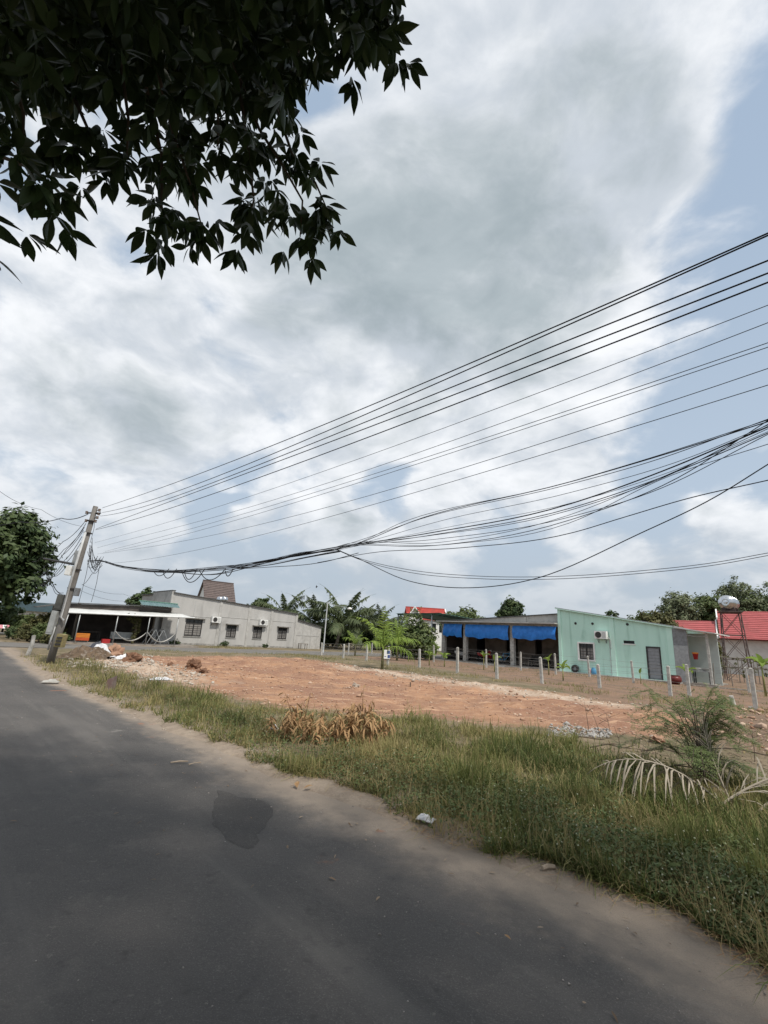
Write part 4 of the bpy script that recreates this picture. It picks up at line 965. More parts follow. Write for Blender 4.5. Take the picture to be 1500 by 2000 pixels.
fan = [([(830, 1012), (1120, 942), (1300, 890), (1500, 827)], .010), ([(800, 1020), (1120, 945), (1300, 892), (1500, 828)], .007), ([(850, 1012), (1120, 952), (1300, 902), (1500, 830)], .007), ([(880, 1013), (1120, 961), (1350, 893), (1500, 831)], .006),
       ([(880, 1024), (1120, 975), (1300, 917), (1500, 834)], .005), ([(850, 1043), (1120, 988), (1300, 925), (1500, 842)], .013), ([(850, 1044), (1120, 991), (1320, 922), (1500, 846)], .009), ([(850, 1050), (1120, 1003), (1300, 942), (1500, 842)], .007),
       ([(860, 1056), (1120, 1014), (1300, 958), (1500, 858)], .007), ([(860, 1068), (1120, 1020), (1330, 939), (1500, 832)], .008), ([(870, 1063), (1120, 1012), (1300, 940), (1500, 850)], .006), ([(890, 1066), (1120, 1026), (1320, 934), (1500, 877)], .006)]
for k, (q, r) in enumerate(fan):
    j = [(x, y + RNG.uniform(-2.2, 2.2)) for x, y in bund]
    cable('telephone_cable', L3, G3, j + q, r * .44, cable_black, lateral=RNG.uniform(-.12, .12), quad=False)
for k in range(5):                                                   # cables that only run in the bundle, with slack loops
    j = [(x, y + RNG.uniform(-2, 4) + (10 * math.sin((x - 380) / 40) if k < 2 and 380 < x < 470 else 0)) for x, y in bund[1:9]]
    cable('bundle_cable', 'slack telephone cable tied into the sagging bundle by the leaning pole', 'slack cables tied into the bundle', j, .007, cable_black, lateral=RNG.uniform(-.1, .1), quad=False, end=1)
for a, b_, sag in ((355, 400, 22), (360, 385, 16), (390, 440, 18), (300, 330, 10), (318, 345, 14), (440, 455, 10)):
    q = [(a, 1115), ((a + b_) / 2, 1114 + sag), (b_, 1111)]
    cable('cable_loop', 'thin loop of slack cable drooping below the bundle', 'slack loops below the bundle', q, .009, cable_black, quad=True, end=span_hit(b_, 1111)[0])
cable('sagging_cable', 'single cable dipping lowest between pole and house roofs', None, [(655, 1072), (700, 1091), (800, 1135), (920, 1148), (1050, 1129), (1250, 1042), (1400, 969), (1500, 907)], .0045, cable_black, quad=False)
LB = np.array([.93, -.36]); LB = LB / np.linalg.norm(LB)
for k, dy in enumerate((0, 5)):
    cable('service_cable', 'service cable running off low towards the red tin house', 'low service cables', [(655, 1073), (700, 1090 + dy * .4), (800, 1113 + dy), (930, 1125 + dy), (1080, 1126 + dy), (1250, 1115 + dy), (1400, 1098 + dy), (1500, 1080 + dy)], .0075, cable_black, line=LB, quad=False, end=50)
cable('service_cable', 'thin service cable rising from below the bundle to the right', None, [(620, 1099), (740, 1078), (900, 1070), (1120, 1040), (1220, 1010), (1350, 972), (1500, 938)], .004, cable_black, quad=False)
cable('service_cable', 'thin cable hanging just under the bundle towards the palms', None, [(440, 1112), (520, 1108), (640, 1096), (700, 1080)], .005, cable_black, quad=False, end=1)
def free_cable(label, group, pts, r, m=cable_black, name='side_cable'):
    P = [np.array(at(x, y, Y)) for x, y, Y in pts]; out = []
    for i in range(len(P) - 1):
        for q in np.linspace(0, 1, 8, endpoint=False): 
            p_ = P[i] * (1 - q) + P[i + 1] * q; p_[2] -= .12 * 4 * q * (1 - q); out.append(tuple(p_))
    out.append(tuple(P[-1])); tag(MB().tube(out, r, 5).build(name, m, None, smooth=True), label, 'cable', group)
pY = POLE[1]
free_cable('single heavy line leaving the pole top over the corner tree', None, [(172, 1004, pY), (120, 1012, pY + 1.5), (40, 1019, pY + 4), (-60, 1026, pY + 8)], .016)
free_cable('thin line crossing behind the pole top from the sky', None, [(160, 1028, pY + 6), (80, 995, pY + 3), (0, 960, pY), (-80, 925, pY - 3)], .008, cable_grey)
for k, (a, b_) in enumerate([((165, 1020), (86, 1083)), ((165, 1030), (88, 1105)), ((163, 1036), (86, 1120)), ((160, 1048), (95, 1130)), ((158, 1060), (100, 1128)), ((158, 1075), (104, 1126)), ((168, 1022), (96, 1112))]):
    free_cable('cable slanting from the pole down behind the corner tree', 'cables slanting left from the pole', [(*a, pY - .1), ((a[0] + b_[0]) / 2 - 2, (a[1] + b_[1]) / 2 + 6, pY + 1.2), (*b_, pY + 2.5), (b_[0] - 22, b_[1] + 14, pY + 4)], .011)
for k, (a, b_) in enumerate([((86, 1106), (127, 1162)), ((92, 1112), (124, 1158)), ((96, 1120), (118, 1160))]):
    free_cable('short cable looping back to the lower pole boxes', 'cables looping to the pole boxes', [(*a, pY + 2.2), ((a[0] + b_[0]) / 2 - 4, (a[1] + b_[1]) / 2 + 6, pY + 1), (*b_, pY - .1)], .011)
for k in range(11):
    x0 = RNG.uniform(170, 182); y0 = RNG.uniform(1040, 1100); x1 = RNG.uniform(190, 204); y1 = RNG.uniform(1085, 1104)
    free_cable('tangled cable curl between pole and bundle', 'tangle of cables on the pole', [(x0, y0, pY - .1), ((x0 + x1) / 2 + RNG.uniform(-8, 4), max(y0, y1) + RNG.uniform(2, 26), pY - .3), (x1, y1, pY - .1 * k * .3)], .008)
for a, b_ in (((196, 1098), (178, 1176)), ((194, 1100), (160, 1142)), ((180, 1062), (153, 1180)), ((188, 1000), (176, 1060))):
    free_cable('drop cable falling from the tangle to the shop roof', 'drop cables beside the pole', [(*a, pY - .2), ((a[0] + b_[0]) / 2 + 2, (a[1] + b_[1]) / 2, pY + 1), (*b_, pY + 3)], .009)
for a, b_ in (((150, 1150), (330, 1190)), ((160, 1142), (300, 1170))):
    free_cable('faint wire from the pole towards the grey house', 'wires to the grey house', [(*a, pY), (240, (a[1] + b_[1]) / 2 + 4, 27), (*b_, 39)], .006, cable_grey)

# ================================================================== TREES AND PALMS
def leaf_quads(c, nrm_, size, aspect=.55):
    """rhombic leaves at points c facing nrm_"""
    n = len(c); a = unit(np.cross(nrm_, rand_unit(n))); b = np.cross(nrm_, a)
    L_ = (size * .5)[:, None]
    V = np.stack([c - a * L_, c + b * L_ * aspect + nrm_ * L_ * .12, c + a * L_, c - b * L_ * aspect + nrm_ * L_ * .12], 1).reshape(-1, 3)
    i = np.arange(n)[:, None] * 4
    return V, np.concatenate([i, i + 1, i + 2, i + 3], 1)
def crown_mesh(name, lobes, nclump, nleaf, lsize, m, hollow=.55, flat=.8, clump_r=.30):
    """lobes: (cx,cy,cz,rx,ry,rz). Leaf clumps spread through the lobes, leaving gaps between them"""
    wts = np.array([l[3] * l[4] + l[4] * l[5] for l in lobes]); wts = wts / wts.sum(); Vs = []; Fs = []; R_ = []; o = 0
    for l, w in zip(lobes, wts):
        k = max(4, int(nclump * w)); c = np.array(l[:3]); r = np.array(l[3:6])
        d = rand_unit(k); rr_ = RNG.uniform(hollow, 1.0, k) ** .7; rr_ *= 1 + .18 * RNG.normal(size=k)
        cc = c + d * r * rr_[:, None]
        cr = clump_r * r.min() * RNG.uniform(.55, 1.35, k)
        n = nleaf; off_ = RNG.normal(size=(k, n, 3)) * .55; off_[..., 2] *= flat
        pos = (cc[:, None] + off_ * cr[:, None, None]).reshape(-1, 3)
        out = unit(off_.reshape(-1, 3) * .6 + np.repeat(d, n, 0) * .35 + np.array([0, 0, .55]) + RNG.normal(size=(k * n, 3)) * .35)
        v, f = leaf_quads(pos, out, lsize * RNG.uniform(.6, 1.4, k * n)); Vs.append(v); Fs.append(f + o); o += len(v)
        tone = np.repeat(np.clip(RNG.normal(.4, .28, k), 0, 1), n) * .7 + RNG.uniform(0, .3, k * n); R_.append(np.repeat(tone, 4))
    return npmesh(name, np.concatenate(Vs), np.concatenate(Fs), m, False, {'rnd': np.concatenate(R_)})
def tree(label, base, height, lobes, nclump, nleaf, lsize, leaf_m, group=None, trunk_r=.18, bark_m=bark, name='tree', limb=True, **kw):
    """lobes relative to the base"""
    t = thing(name, label, 'tree', base, 0, group)
    tops = [Vector(l[:3]) for l in lobes]; tr = MB(); f = Vector((tops[0].x * .15, tops[0].y * .15, height * .42))
    tr.tube([(0, 0, -.1), (f.x * .3, f.y * .3, f.z * .5), f], [trunk_r * 1.25, trunk_r, trunk_r * .75], 8); tk = tr.build('trunk', bark_m, t, smooth=True)
    if limb:
        for l in lobes:
            c = Vector(l[:3]); mid = f.lerp(c, .5) + Vector((RNG.normal() * .2, RNG.normal() * .2, .2))
            MB().tube([f - Vector((0, 0, .1)), mid, c + Vector((0, 0, l[5] * .2))], [trunk_r * .6, trunk_r * .4, trunk_r * .15], 6).build('limb', bark_m, tk, smooth=True)
    link('crown', crown_mesh('crown', lobes, nclump, nleaf, lsize, leaf_m, **kw), t)
    return t
def px_tree(label, Y, x0, x1, ytop, ybase_px, leaf_m, nclump, nleaf, lsize, group=None, nlobes=4, low=.25, seed=0, base_z=0.0, **kw):
    """a tree standing Y metres off, whose crown spans the sight lines x0..x1 and reaches ytop"""
    r = np.random.default_rng(seed + 100); xc = (x0 + x1) / 2
    b = at(xc, ybase_px, Y); top = at(xc, ytop, Y)[2]; half = abs(at(x1, ytop, Y)[0] - at(x0, ytop, Y)[0]) / 2
    base = np.array([b[0], b[1], base_z]); H_ = top; cb = H_ * low; ch = H_ - cb; lobes = []
    for k in range(nlobes):
        a = r.uniform(0, 6.28) if k else 0; q = r.uniform(.35, .62) if k else 0
        rx = half * r.uniform(.48, .62); rz_ = min(ch * .42, half * .7) * r.uniform(.8, 1.1)
        cz = H_ - rz_ - (0 if k == 0 else r.uniform(0, max(ch - 2 * rz_, .01)))
        lobes.append((math.cos(a) * half * q * 1.0, math.sin(a) * half * q, cz, rx, rx, rz_))
    return tree(label, base, H_, lobes, nclump, nleaf, lsize, leaf_m, group, trunk_r=max(.08, H_ * .018), **kw)
px_tree('tall dense dark green tree at the corner left of the leaning pole', 38, -105, 52, 996, 1245, leaf_dark, 420, 60, .42, nlobes=8, low=.12, seed=4, clump_r=.34)
GT = 'trees behind the houses'
px_tree('round dark tree behind the open shop roof', 62, 243, 302, 1150, 1262, leaf_dark, 130, 46, .5, GT, seed=2)
px_tree('small dark round tree behind the roof of the grey house', 80, 470, 522, 1166, 1262, leaf_dark, 110, 40, .5, GT, seed=3)
px_tree('low spreading tree behind the veranda and red villa', 75, 868, 952, 1186, 1270, leaf_mid, 130, 44, .55, GT, seed=5, nlobes=6)
px_tree('dark domed tree standing above the veranda roof', 66, 972, 1034, 1171, 1275, leaf_dark, 150, 46, .45, GT, seed=6, nlobes=5)
px_tree('bushy tree peeping over the mint roof beside the red tin roof', 58, 1225, 1315, 1194, 1285, leaf_mid, 150, 46, .42, GT, seed=7, nlobes=5)
px_tree('low tree just showing over the mint roof slope', 60, 1168, 1225, 1196, 1285, leaf_dark, 80, 40, .42, GT, seed=8)
px_tree('pale feathery tree between mint house and water tower', 66, 1288, 1375, 1157, 1290, leaf_pale, 240, 50, .34, GT, seed=9, nlobes=6, low=.2)
px_tree('full green tree directly behind the steel water tank', 68, 1355, 1440, 1160, 1290, leaf_mid, 240, 50, .4, GT, seed=10, nlobes=6, low=.2)
px_tree('tall loose grey green tree behind the red tin roof', 74, 1400, 1500, 1133, 1292, leaf_pale, 300, 50, .36, GT, seed=11, nlobes=7, low=.25)
px_tree('tall dark tree at the far end of the red tin roof', 72, 1455, 1590, 1135, 1295, leaf_mid, 300, 50, .4, GT, seed=12, nlobes=7, low=.2)
px_tree('olive bush tree in the yard beyond the lean-to', 45, 1372, 1422, 1243, 1300, leaf_olive, 120, 44, .26, None, seed=13, low=.1)
px_tree('yellowish tree low against the pale feathery tree', 56, 1262, 1345, 1198, 1290, leaf_olive, 160, 44, .36, GT, seed=14, low=.15)
px_tree('dark hedge tree beyond the lane behind the coconut palms', 64, 600, 700, 1215, 1258, leaf_dark, 170, 44, .5, GT, seed=15, low=.05, nlobes=5)
px_tree('dark hedge tree between the palms and the red villa', 66, 700, 800, 1218, 1260, leaf_dark, 170, 44, .5, GT, seed=16, low=.05, nlobes=5)
for k, (x0, x1, yt, Y_, m_, lab) in enumerate([(-40, 40, 1180, 44, leaf_dark, 'dark shrub tree under the corner tree'), (20, 70, 1195, 40, leaf_mid, 'leafy shrub under the corner tree beside the stall'), (60, 112, 1196, 35.5, leaf_olive, 'olive shrub tree beside the open shop')]):
    px_tree(lab, Y_, x0, x1, yt, 1250, m_, 110, 44, .26, None, seed=30 + k, low=.05, nlobes=4)

# shrubs: mounded, many stemmed
def shrub(label, base, rx, rz_, leaf_m, n=60, nl=40, ls=.12, group=None, cat='shrub', name='shrub'):
    t = thing(name, label, cat, base, 0, group)
    lobes = [(RNG.uniform(-.4, .4) * rx, RNG.uniform(-.4, .4) * rx, rz_ * RNG.uniform(.5, .62), rx * .6, rx * .6, rz_ * .48) for _ in range(4)]
    for k in range(5):
        a = RNG.uniform(0, 6.28); MB().tube([(0, 0, -.05), (math.cos(a) * rx * .2, math.sin(a) * rx * .2, rz_ * .4), (math.cos(a) * rx * .45, math.sin(a) * rx * .45, rz_ * .8)], [.03, .022, .008], 5).build('stem', bark, t)
    link('foliage', crown_mesh('foliage', lobes, n, nl, ls, leaf_m, hollow=.3), t); return t
for k, (x, y, w, h, m_, lab) in enumerate([(812, 1290, 2.0, 3.3, leaf_mid, 'tall leafy hedge shrub beside the carport post'), (785, 1287, 1.3, 2.4, leaf_mid, 'bushy hedge shrub between young palm and carport'), (838, 1291, .9, 2.0, leaf_bright, 'bright hedge shrub against the carport post'),
        (705, 1266, 3.2, 3.4, leaf_dark, 'dark shrub at the lane end under the coconut palms'), (640, 1263, 3.0, 3.6, leaf_dark, 'dark shrub beside the annex under the palms'), (748, 1271, 2.6, 3.2, leaf_dark, 'green shrub behind the young palms'),
        (672, 1264, 3.0, 3.0, leaf_dark, 'low dark shrub between the palm trunks')]):
    g_ = gp(x, y); shrub(lab, (g_[0], g_[1], 0), w, h, m_, 130, 44, .24)
for u, w, h, lab in ((4.5, .55, .55, 'dark low shrub at the foot of the grey wall below the narrow window'), (8.7, .4, .42, 'small dark shrub at the grey wall below the second air conditioner'), (.2, .6, .5, 'dark low shrub at the corner of grey house and shop')):
    shrub(lab, HF.P(u, -.6), w, h, leaf_dark, 40, 30, .08)
table(HF.P(13.0, -.6), HF.rz, 'small low table with clutter against the annex wall', .9, .5, .6, wood_grey, wood_grey)
for k, (x, y, w, h, m_, lab) in enumerate([(25, 1250, .9, 1.0, leaf_dark, 'dark potted shrub left of the pole at the shop yard'), (52, 1254, .8, 1.1, leaf_olive, 'reddish green shrub behind the leaning pole'), (75, 1256, .8, 1.3, leaf_mid, 'green shrub behind the pole meter box'), (95, 1259, .7, .9, leaf_olive, 'yellow green shrub at the shop corner'), (118, 1260, .5, .7, leaf_mid, 'small shrub beside the first awning post')]):
    g_ = gp(x, y); shrub(lab, (g_[0], g_[1], 0), w, h, m_, 60, 36, .13)
# vine climbing an awning post
vn = thing('climbing_vine', 'leafy vine climbing the post in the middle of the shop', 'vine', HF.P(-3.75, -2.6, .11), HF.rz)
MB().tube([(0, 0, 0), (.05, .02, 1.0), (.0, 0, 2.1)], [.09, .07, .05], 7).build('stem', bark, vn)
link('foliage', crown_mesh('foliage', [(0, 0, .6, .2, .2, .6), (.05, 0, 1.4, .28, .28, .7), (-.2, 0, 1.9, .5, .3, .3)], 90, 26, .09, leaf_olive, hollow=.4), vn)

# ---------------------------------------------------------------- palms
def frond_arrays(Lr, rise, bend, nl, ll, w, droop=.5, r0=.025, fold=.55, wild=.12):
    """one feather leaf: runs along +x, starts at angle rise, bends down by bend over its length"""
    ns = 14; s = np.linspace(0, 1, ns); ang = rise - bend * s ** 1.4; dx = np.cos(ang) * Lr / (ns - 1); dz = np.sin(ang) * Lr / (ns - 1)
    P = np.stack([np.r_[0, np.cumsum(dx[:-1])], np.zeros(ns), np.r_[0, np.cumsum(dz[:-1])]], 1)
    parts = []
    b = MB().tube([tuple(p) for p in P], list(r0 * (1 - .85 * s)), 4); 
    q = np.array([f for f in b.f if len(f) == 4]); parts.append((np.array(b.v), q))
    tt = np.linspace(.10, .99, nl)
    pos = np.stack([np.interp(tt, s, P[:, i]) for i in range(3)], 1); an = np.interp(tt, s, ang)
    for sg in (-1, 1):
        fwd = np.stack([np.cos(an), np.zeros(nl), np.sin(an)], 1); up = np.stack([-np.sin(an), np.zeros(nl), np.cos(an)], 1)
        k = fold + .25 * RNG.random(nl) + RNG.normal(size=nl) * wild; d = unit(fwd * k[:, None] + np.array([0, sg, 0]) * .9 + up * (.25 + (.03 + wild) * RNG.normal(size=nl))[:, None])
        side = unit(fwd * .9 - np.array([0, sg, 0]) * .3 + RNG.normal(size=(nl, 3)) * .12)
        Ls = ll * np.sin(np.clip(tt * 1.05 + .12, 0, 1) * math.pi) ** .55 * RNG.uniform(.85, 1.1, nl)
        v, f, _ = strips(pos.copy(), d, side, Ls, np.full(nl, w), np.full(nl, droop) * RNG.uniform(.6, 1.3, nl), (.5, 1.0, .75, .08)); parts.append((v, f))
    V, Fc = merge(parts); return V, Fc
def frond_set(prefix, specs, m):
    out = []
    for sp in specs:
        V, Fc = frond_arrays(*sp); out.append(npmesh(prefix, V, Fc, m, False, {'rnd': np.clip(RNG.normal(.45, .25, len(V)), 0, 1)}))
    return out
COCO = frond_set('frond', [(3.9, 1.25, 1.1, 40, .62, .11, .9), (4.2, .95, 1.4, 40, .68, .11, 1.0), (4.2, .62, 1.5, 40, .68, .11, 1.0), (3.8, .2, 1.3, 36, .62, .11, 1.0)], leaf_coco)
YOUNG = frond_set('frond', [(2.2, 1.36, .8, 15, .45, .075, .4), (2.4, 1.15, 1.7, 15, .55, .075, .7), (2.3, .95, 2.1, 15, .55, .075, .8), (2.0, .65, 2.0, 14, .5, .075, .8)], leaf_bright)
def palm(label, base, trunk_h, fr, nfr, sc=1.0, tr=.14, group=None, cat='palm', trunk_m=bark_pale, lean=(0, 0), name='coconut_palm'):
    t = thing(name, label, cat, base, 0, group)
    top = Vector((lean[0], lean[1], trunk_h))
    MB().tube([(0, 0, -.1), (lean[0] * .3, lean[1] * .3, trunk_h * .5), top], [tr * 1.3, tr, tr * .9], 8).build('trunk', trunk_m, t, smooth=True)
    for k in range(nfr):
        q = k / nfr; me = fr[min(len(fr) - 1, int(q * len(fr) * .999))]
        o = link('frond', me, t, None, top); o.rotation_euler = (RNG.normal() * .15, RNG.normal() * .12, k * 2.39996 + RNG.normal() * .2); s_ = sc * RNG.uniform(.85, 1.12); o.scale = (s_, s_, s_)
    return t
GP = 'coconut palms beyond the lane'
for k, (x, ytop, Y_, n, sc, lab) in enumerate([(562, 1158, 66, 13, 1.35, 'coconut palm rising behind the end of the grey house roof'), (622, 1163, 58, 13, 1.3, 'coconut palm behind the thin lamp post and annex'), (664, 1157, 55, 15, 1.5, 'fullest coconut palm beyond the lane end'), (700, 1178, 60, 12, 1.2, 'coconut palm half hidden by its fuller neighbour'),
        (738, 1180, 62, 13, 1.3, 'coconut palm rising behind the bright young palm'), (776, 1196, 66, 11, 1.0, 'coconut palm nearest the red villa'), (596, 1196, 62, 11, 1.0, 'low coconut palm behind the annex roof')]):
    c = at(x, ytop, Y_); h = c[2] - 2.6 * sc; palm(lab, (c[0], c[1], 0), max(h, 1.0), COCO, n + 4, sc, .16, GP, lean=(RNG.normal() * .3, RNG.normal() * .3))
for x, y, h, n, sc, lab in [(746, 1308, 1.05, 9, 1.12, 'tallest bright green young palm beside the hanging white sign'), (775, 1292, 1.1, 9, 1.15, 'bright young palm standing behind the fence near the hedge'), (693, 1282, 1.0, 7, .72, 'small bright young palm beside the lane corner fence post')]:
    g_ = gp(x, y); palm(lab, (g_[0], g_[1], 0), h, YOUNG, n, sc, .065, 'young palms along the fence', trunk_m=mat('young_trunk', (.16, .15, .07), (.10, .09, .05), 9, .9), name='young_palm')

# ---------------------------------------------------------------- banana plants along the fence
def banana_leaf(Lr, w, rise, bend, fold=.35):
    ns = 9; s = np.linspace(0, 1, ns); ang = rise - bend * s ** 1.3; P = np.stack([np.r_[0, np.cumsum(np.cos(ang[:-1])) * Lr / (ns - 1)], np.zeros(ns), np.r_[0, np.cumsum(np.sin(ang[:-1])) * Lr / (ns - 1)]], 1)
    ww = w * np.array([.08, .12, .75, 1, 1, .95, .8, .5, .05]); V = []
    for i in range(ns):
        up = np.array([-math.sin(ang[i]), 0, math.cos(ang[i])])
        V += [P[i] + np.array([0, -ww[i] / 2, 0]) + up * ww[i] * fold, P[i], P[i] + np.array([0, ww[i] / 2, 0]) + up * ww[i] * fold]
    Fc = []
    for i in range(ns - 1):
        for k in range(2): a = i * 3 + k; Fc.append((a, a + 1, a + 4, a + 3))
    return np.array(V), np.array(Fc)
BAN = []
for sp in [(.75, .28, 1.35, .6), (.8, .3, 1.1, 1.6), (.7, .26, .8, 2.0)]:
    V, Fc = banana_leaf(*sp); BAN.append(npmesh('leaf', V, Fc, leaf_bright, True, {'rnd': np.clip(RNG.normal(.4, .2, len(V)), 0, 1)}))
def banana(base, h, n, label, sc=1.0, m=leaf_bright, stem_m=None):
    t = thing('banana_plant', label, 'banana plant', base, RNG.uniform(0, 6), 'young banana plants inside the fence')
    MB().tube([(0, 0, -.05), (.01, 0, h * .6), (0, 0, h)], [.05 * sc, .04 * sc, .025 * sc], 8).build('stem', stem_m or mat('banana_stem', (.26, .27, .10), (.18, .15, .07), 8, .8, stretch=(1, 1, .2)), t, smooth=True)
    for k in range(n):
        o = link('leaf', BAN[(0, 1, 1, 2, 2, 1)[k % 6]], t, None, (0, 0, h - .03)); o.rotation_euler = (RNG.normal() * .1, 0, k * 2.2 + RNG.normal() * .3); s_ = sc * RNG.uniform(.7, 1.05); o.scale = (s_, s_, s_)
for x, y, h, n, sc, lab in [(838, 1302, .6, 4, .8, 'young banana plant before the veranda step end'), (868, 1304, .55, 5, .85, 'wide leafed young banana plant before the first tarpaulin'), (945, 1310, .75, 3, .7, 'young banana plant with folded leaf before the wide tarpaulin'), (966, 1314, .6, 2, .75, 'banana shoot with one rolled leaf beside a fence post'),
        (1072, 1320, .75, 3, .75, 'banana shoot at the foot of the mint corner pilaster'), (1100, 1332, .55, 5, .8, 'young banana plant in front of the mint wall window'), (1346, 1360, .85, 4, .8, 'young banana plant with torn leaves before the lean-to'), (1497, 1364, 1.25, 6, 1.0, 'yellow stemmed banana plant beside the pair of posts'), (1252, 1338, .5, 2, .5, 'thin banana shoot below the grey steel door')]:
    g_ = gp(x, y); banana((g_[0], g_[1], float(ground_z([g_[0]], [g_[1]])[0])), h, n, lab, sc)

# ================================================================== FENCE
POSTS = [((672, 1258), (670, 1287), 0), ((718, 1259), (715, 1293), 0), ((760, 1262), (757, 1302), 0), ((819, 1267), (819, 1306), 0), ((894, 1264), (893, 1318), 0), ((969, 1275), (971, 1328), 0), ((1056, 1283), (1059, 1337), 0), ((1167, 1297), (1172, 1348), 0), ((1303, 1300), (1310, 1362), 0), ((1465, 1304), (1477, 1390), 0),
         ((628, 1255), (628, 1280), 1), ((682, 1256), (680, 1279), 1), ((727, 1255), (726, 1278), 1), ((800, 1257), (800, 1287), 1), ((847, 1260), (847, 1295), 1), ((949, 1268), (950, 1306), 1), ((1017, 1273), (1017, 1311), 1), ((1083, 1276), (1086, 1320), 1), ((1148, 1281), (1152, 1325), 1), ((1233, 1290), (1238, 1336), 1), ((1340, 1297), (1347, 1362), 2), ((1455, 1303), (1465, 1357), 1)]
rows = {0: [], 1: []}
PLAB = ['pale square concrete fence post of the row along the bare plot', 'pale square concrete fence post of the row before the veranda and mint house', 'mottled concrete fence post right behind the torn banana plant']
for (a, b_, row) in POSTS:
    g_ = gp(*b_); tp = at(*a, g_[1]); h = tp[2]; w = .062 if row != 1 else .052
    gz_ = float(ground_z([g_[0]], [g_[1]])[0]); dx = tp[0] - g_[0]
    mb = MB(); q = [(-w, -w, -.2), (w, -w, -.2), (w, w, -.2), (-w, w, -.2)]
    lx = RNG.normal() * .012
    mb.hexa(q + [(x * .82 + dx + lx, y * .82, h - .03) for x, y, z in q]); mb.add([(x * .82 + dx + lx, y * .82, h - .03) for x, y, z in q] + [(dx + lx, 0, h + .01)], [(0, 1, 4), (1, 2, 4), (2, 3, 4), (3, 0, 4)])
    o = mb.build('fence_post', post_concrete, None, loc=(g_[0], g_[1], gz_ * 0)); o.rotation_euler = (0, 0, GF.rz)
    nth = sum(1 for q_ in POSTS if q_[2] == row and q_[1][0] < b_[0]); tot_ = sum(1 for q_ in POSTS if q_[2] == row)
    num = ['end', 'second', 'third', 'fourth', 'fifth', 'sixth', 'seventh', 'eighth', 'ninth', 'tenth', 'eleventh'][nth]
    tag(o, PLAB[row] if row == 2 else ('pale square concrete fence post along the bare plot, %s from the lane' if row == 0 else 'slim concrete fence post before the veranda and mint house, %s from the lane') % (num if nth else 'first'), 'fence post', 'fence posts of row %d' % (row + 1) if row < 2 else None)
    if row < 2: rows[row].append((g_[0], g_[1], h))
wire_m = mat('barbed_wire', (.20, .195, .185), None, rough=.6)
for row, P in rows.items():
    P = sorted(P, key=lambda p: -p[1])
    for k, fz in enumerate((.25, .5, .72, .93)):
        pts = []
        for a, b_ in zip(P[:-1], P[1:]):
            for q in np.linspace(0, 1, 6, endpoint=False): pts.append((a[0] * (1 - q) + b_[0] * q, a[1] * (1 - q) + b_[1] * q - .07, (a[2] * (1 - q) + b_[2] * q) * fz - .03 * 4 * q * (1 - q)))
        tag(MB().tube(pts, .0035, 4).build('fence_wire', wire_m, None), ['lowest', 'second lowest', 'second highest', 'top'][k] + ' wire strand of the fence ' + ('along the bare plot' if row == 0 else 'before the veranda and mint house'), 'fence wire', 'fence wires')
# white sign hung on the fence
c = at(757, 1278, gp(757, 1302)[1] - .12); sg = thing('hanging_sign', 'small white sign with blue marks hung on the fence by the young palm', 'sign', (c[0], c[1], c[2] - .25), rad(8))
MB().box(-.22, .16, -.01, .01, 0, .5).build('board', white_paint, sg)
for x0, x1, z0, z1 in ((-.05, .14, .28, .46), (.0, .15, .04, .22), (-.18, -.08, .1, .14)): MB().box(x0, x1, -.014, -.0105, z0, z1).build('blue_mark', mat('sign_blue', (.06, .10, .28), (.05, .08, .2), 20, .6), sg)
# lamp post beside the lane
g_ = gp(631, 1276); lp = thing('lamp_post', 'thin pale post with small lamp arm at the corner of the annex', 'lamp post', (g_[0], g_[1], 0), 0)
MB().tube([(0, 0, -.1), (0, 0, 4.5)], [.06, .045], 8).build('pole', pvc, lp); MB().tube([(0, 0, 4.42), (.4, 0, 4.3), (2.0, -.3, 4.05)], [.02, .018, .015], 6).build('arm', galv, lp)
MB().lathe([(0, 0), (.2, .0), (.24, .08), (.1, .18), (0, .2)], 12, o=(2.1, -.3, 3.93)).build('lamp_head', white_paint, lp, smooth=True)

# ================================================================== WATER TOWER AND YARD ON THE RIGHT
TF = Frame((26, 36), (1, -.6)); wt_ = thing('water_tower', 'rusty steel lattice stand carrying the stainless tank', 'water tower', TF.P(1.0, .5), TF.rz)
rust = mat('rusty_steel', (.12, .085, .075), (.085, .06, .055), 7, .8)
LV = [(.05, .80), (1.55, .74), (3.35, .66), (5.0, .58)]
cor = lambda i, z: (((-1, -1), (1, -1), (1, 1), (-1, 1))[i][0] * np.interp(z, [l[0] for l in LV], [l[1] for l in LV]), ((-1, -1), (1, -1), (1, 1), (-1, 1))[i][1] * np.interp(z, [l[0] for l in LV], [l[1] for l in LV]), z)
for i in range(4): MB().tube([cor(i, -.05 if False else .0), cor(i, 5.02)], .035, 4).build('leg', rust, wt_)
for z0, z1 in ((.0, 1.55), (1.55, 3.35), (3.35, 5.0)):
    for i in range(4):
        j = (i + 1) % 4; MB().tube([cor(i, z1), cor(j, z1)], .026, 4).build('girt', rust, wt_)
        MB().tube([cor(i, z0), cor(j, z1)], .018, 4).build('brace', rust, wt_); MB().tube([cor(j, z0), cor(i, z1)], .018, 4).build('brace', rust, wt_)
mb = MB().box(-.75, .75, -.7, .7, 5.04, 5.1); mb.build('platform', rust, wt_)
tk = thing('steel_water_tank', 'horizontal stainless steel tank lying on the lattice tower', 'water tank', TF.P(1.0, .5, 5.1), TF.rz - .35)
prof = [(0, -.86), (.12, -.855), (.14, -.835), (.2, -.835), (.22, -.85), (.30, -.82), (.32, -.80), (.40, -.76), (.50, -.66), (.54, -.6), (.54, .6), (.5, .68), (.36, .8), (0, .86)]
mb = MB().lathe(prof, 24); mb.v = [(x, z, y + .66) for x, y, z in mb.v]; mb.build('shell', stainless, tk, smooth=True)
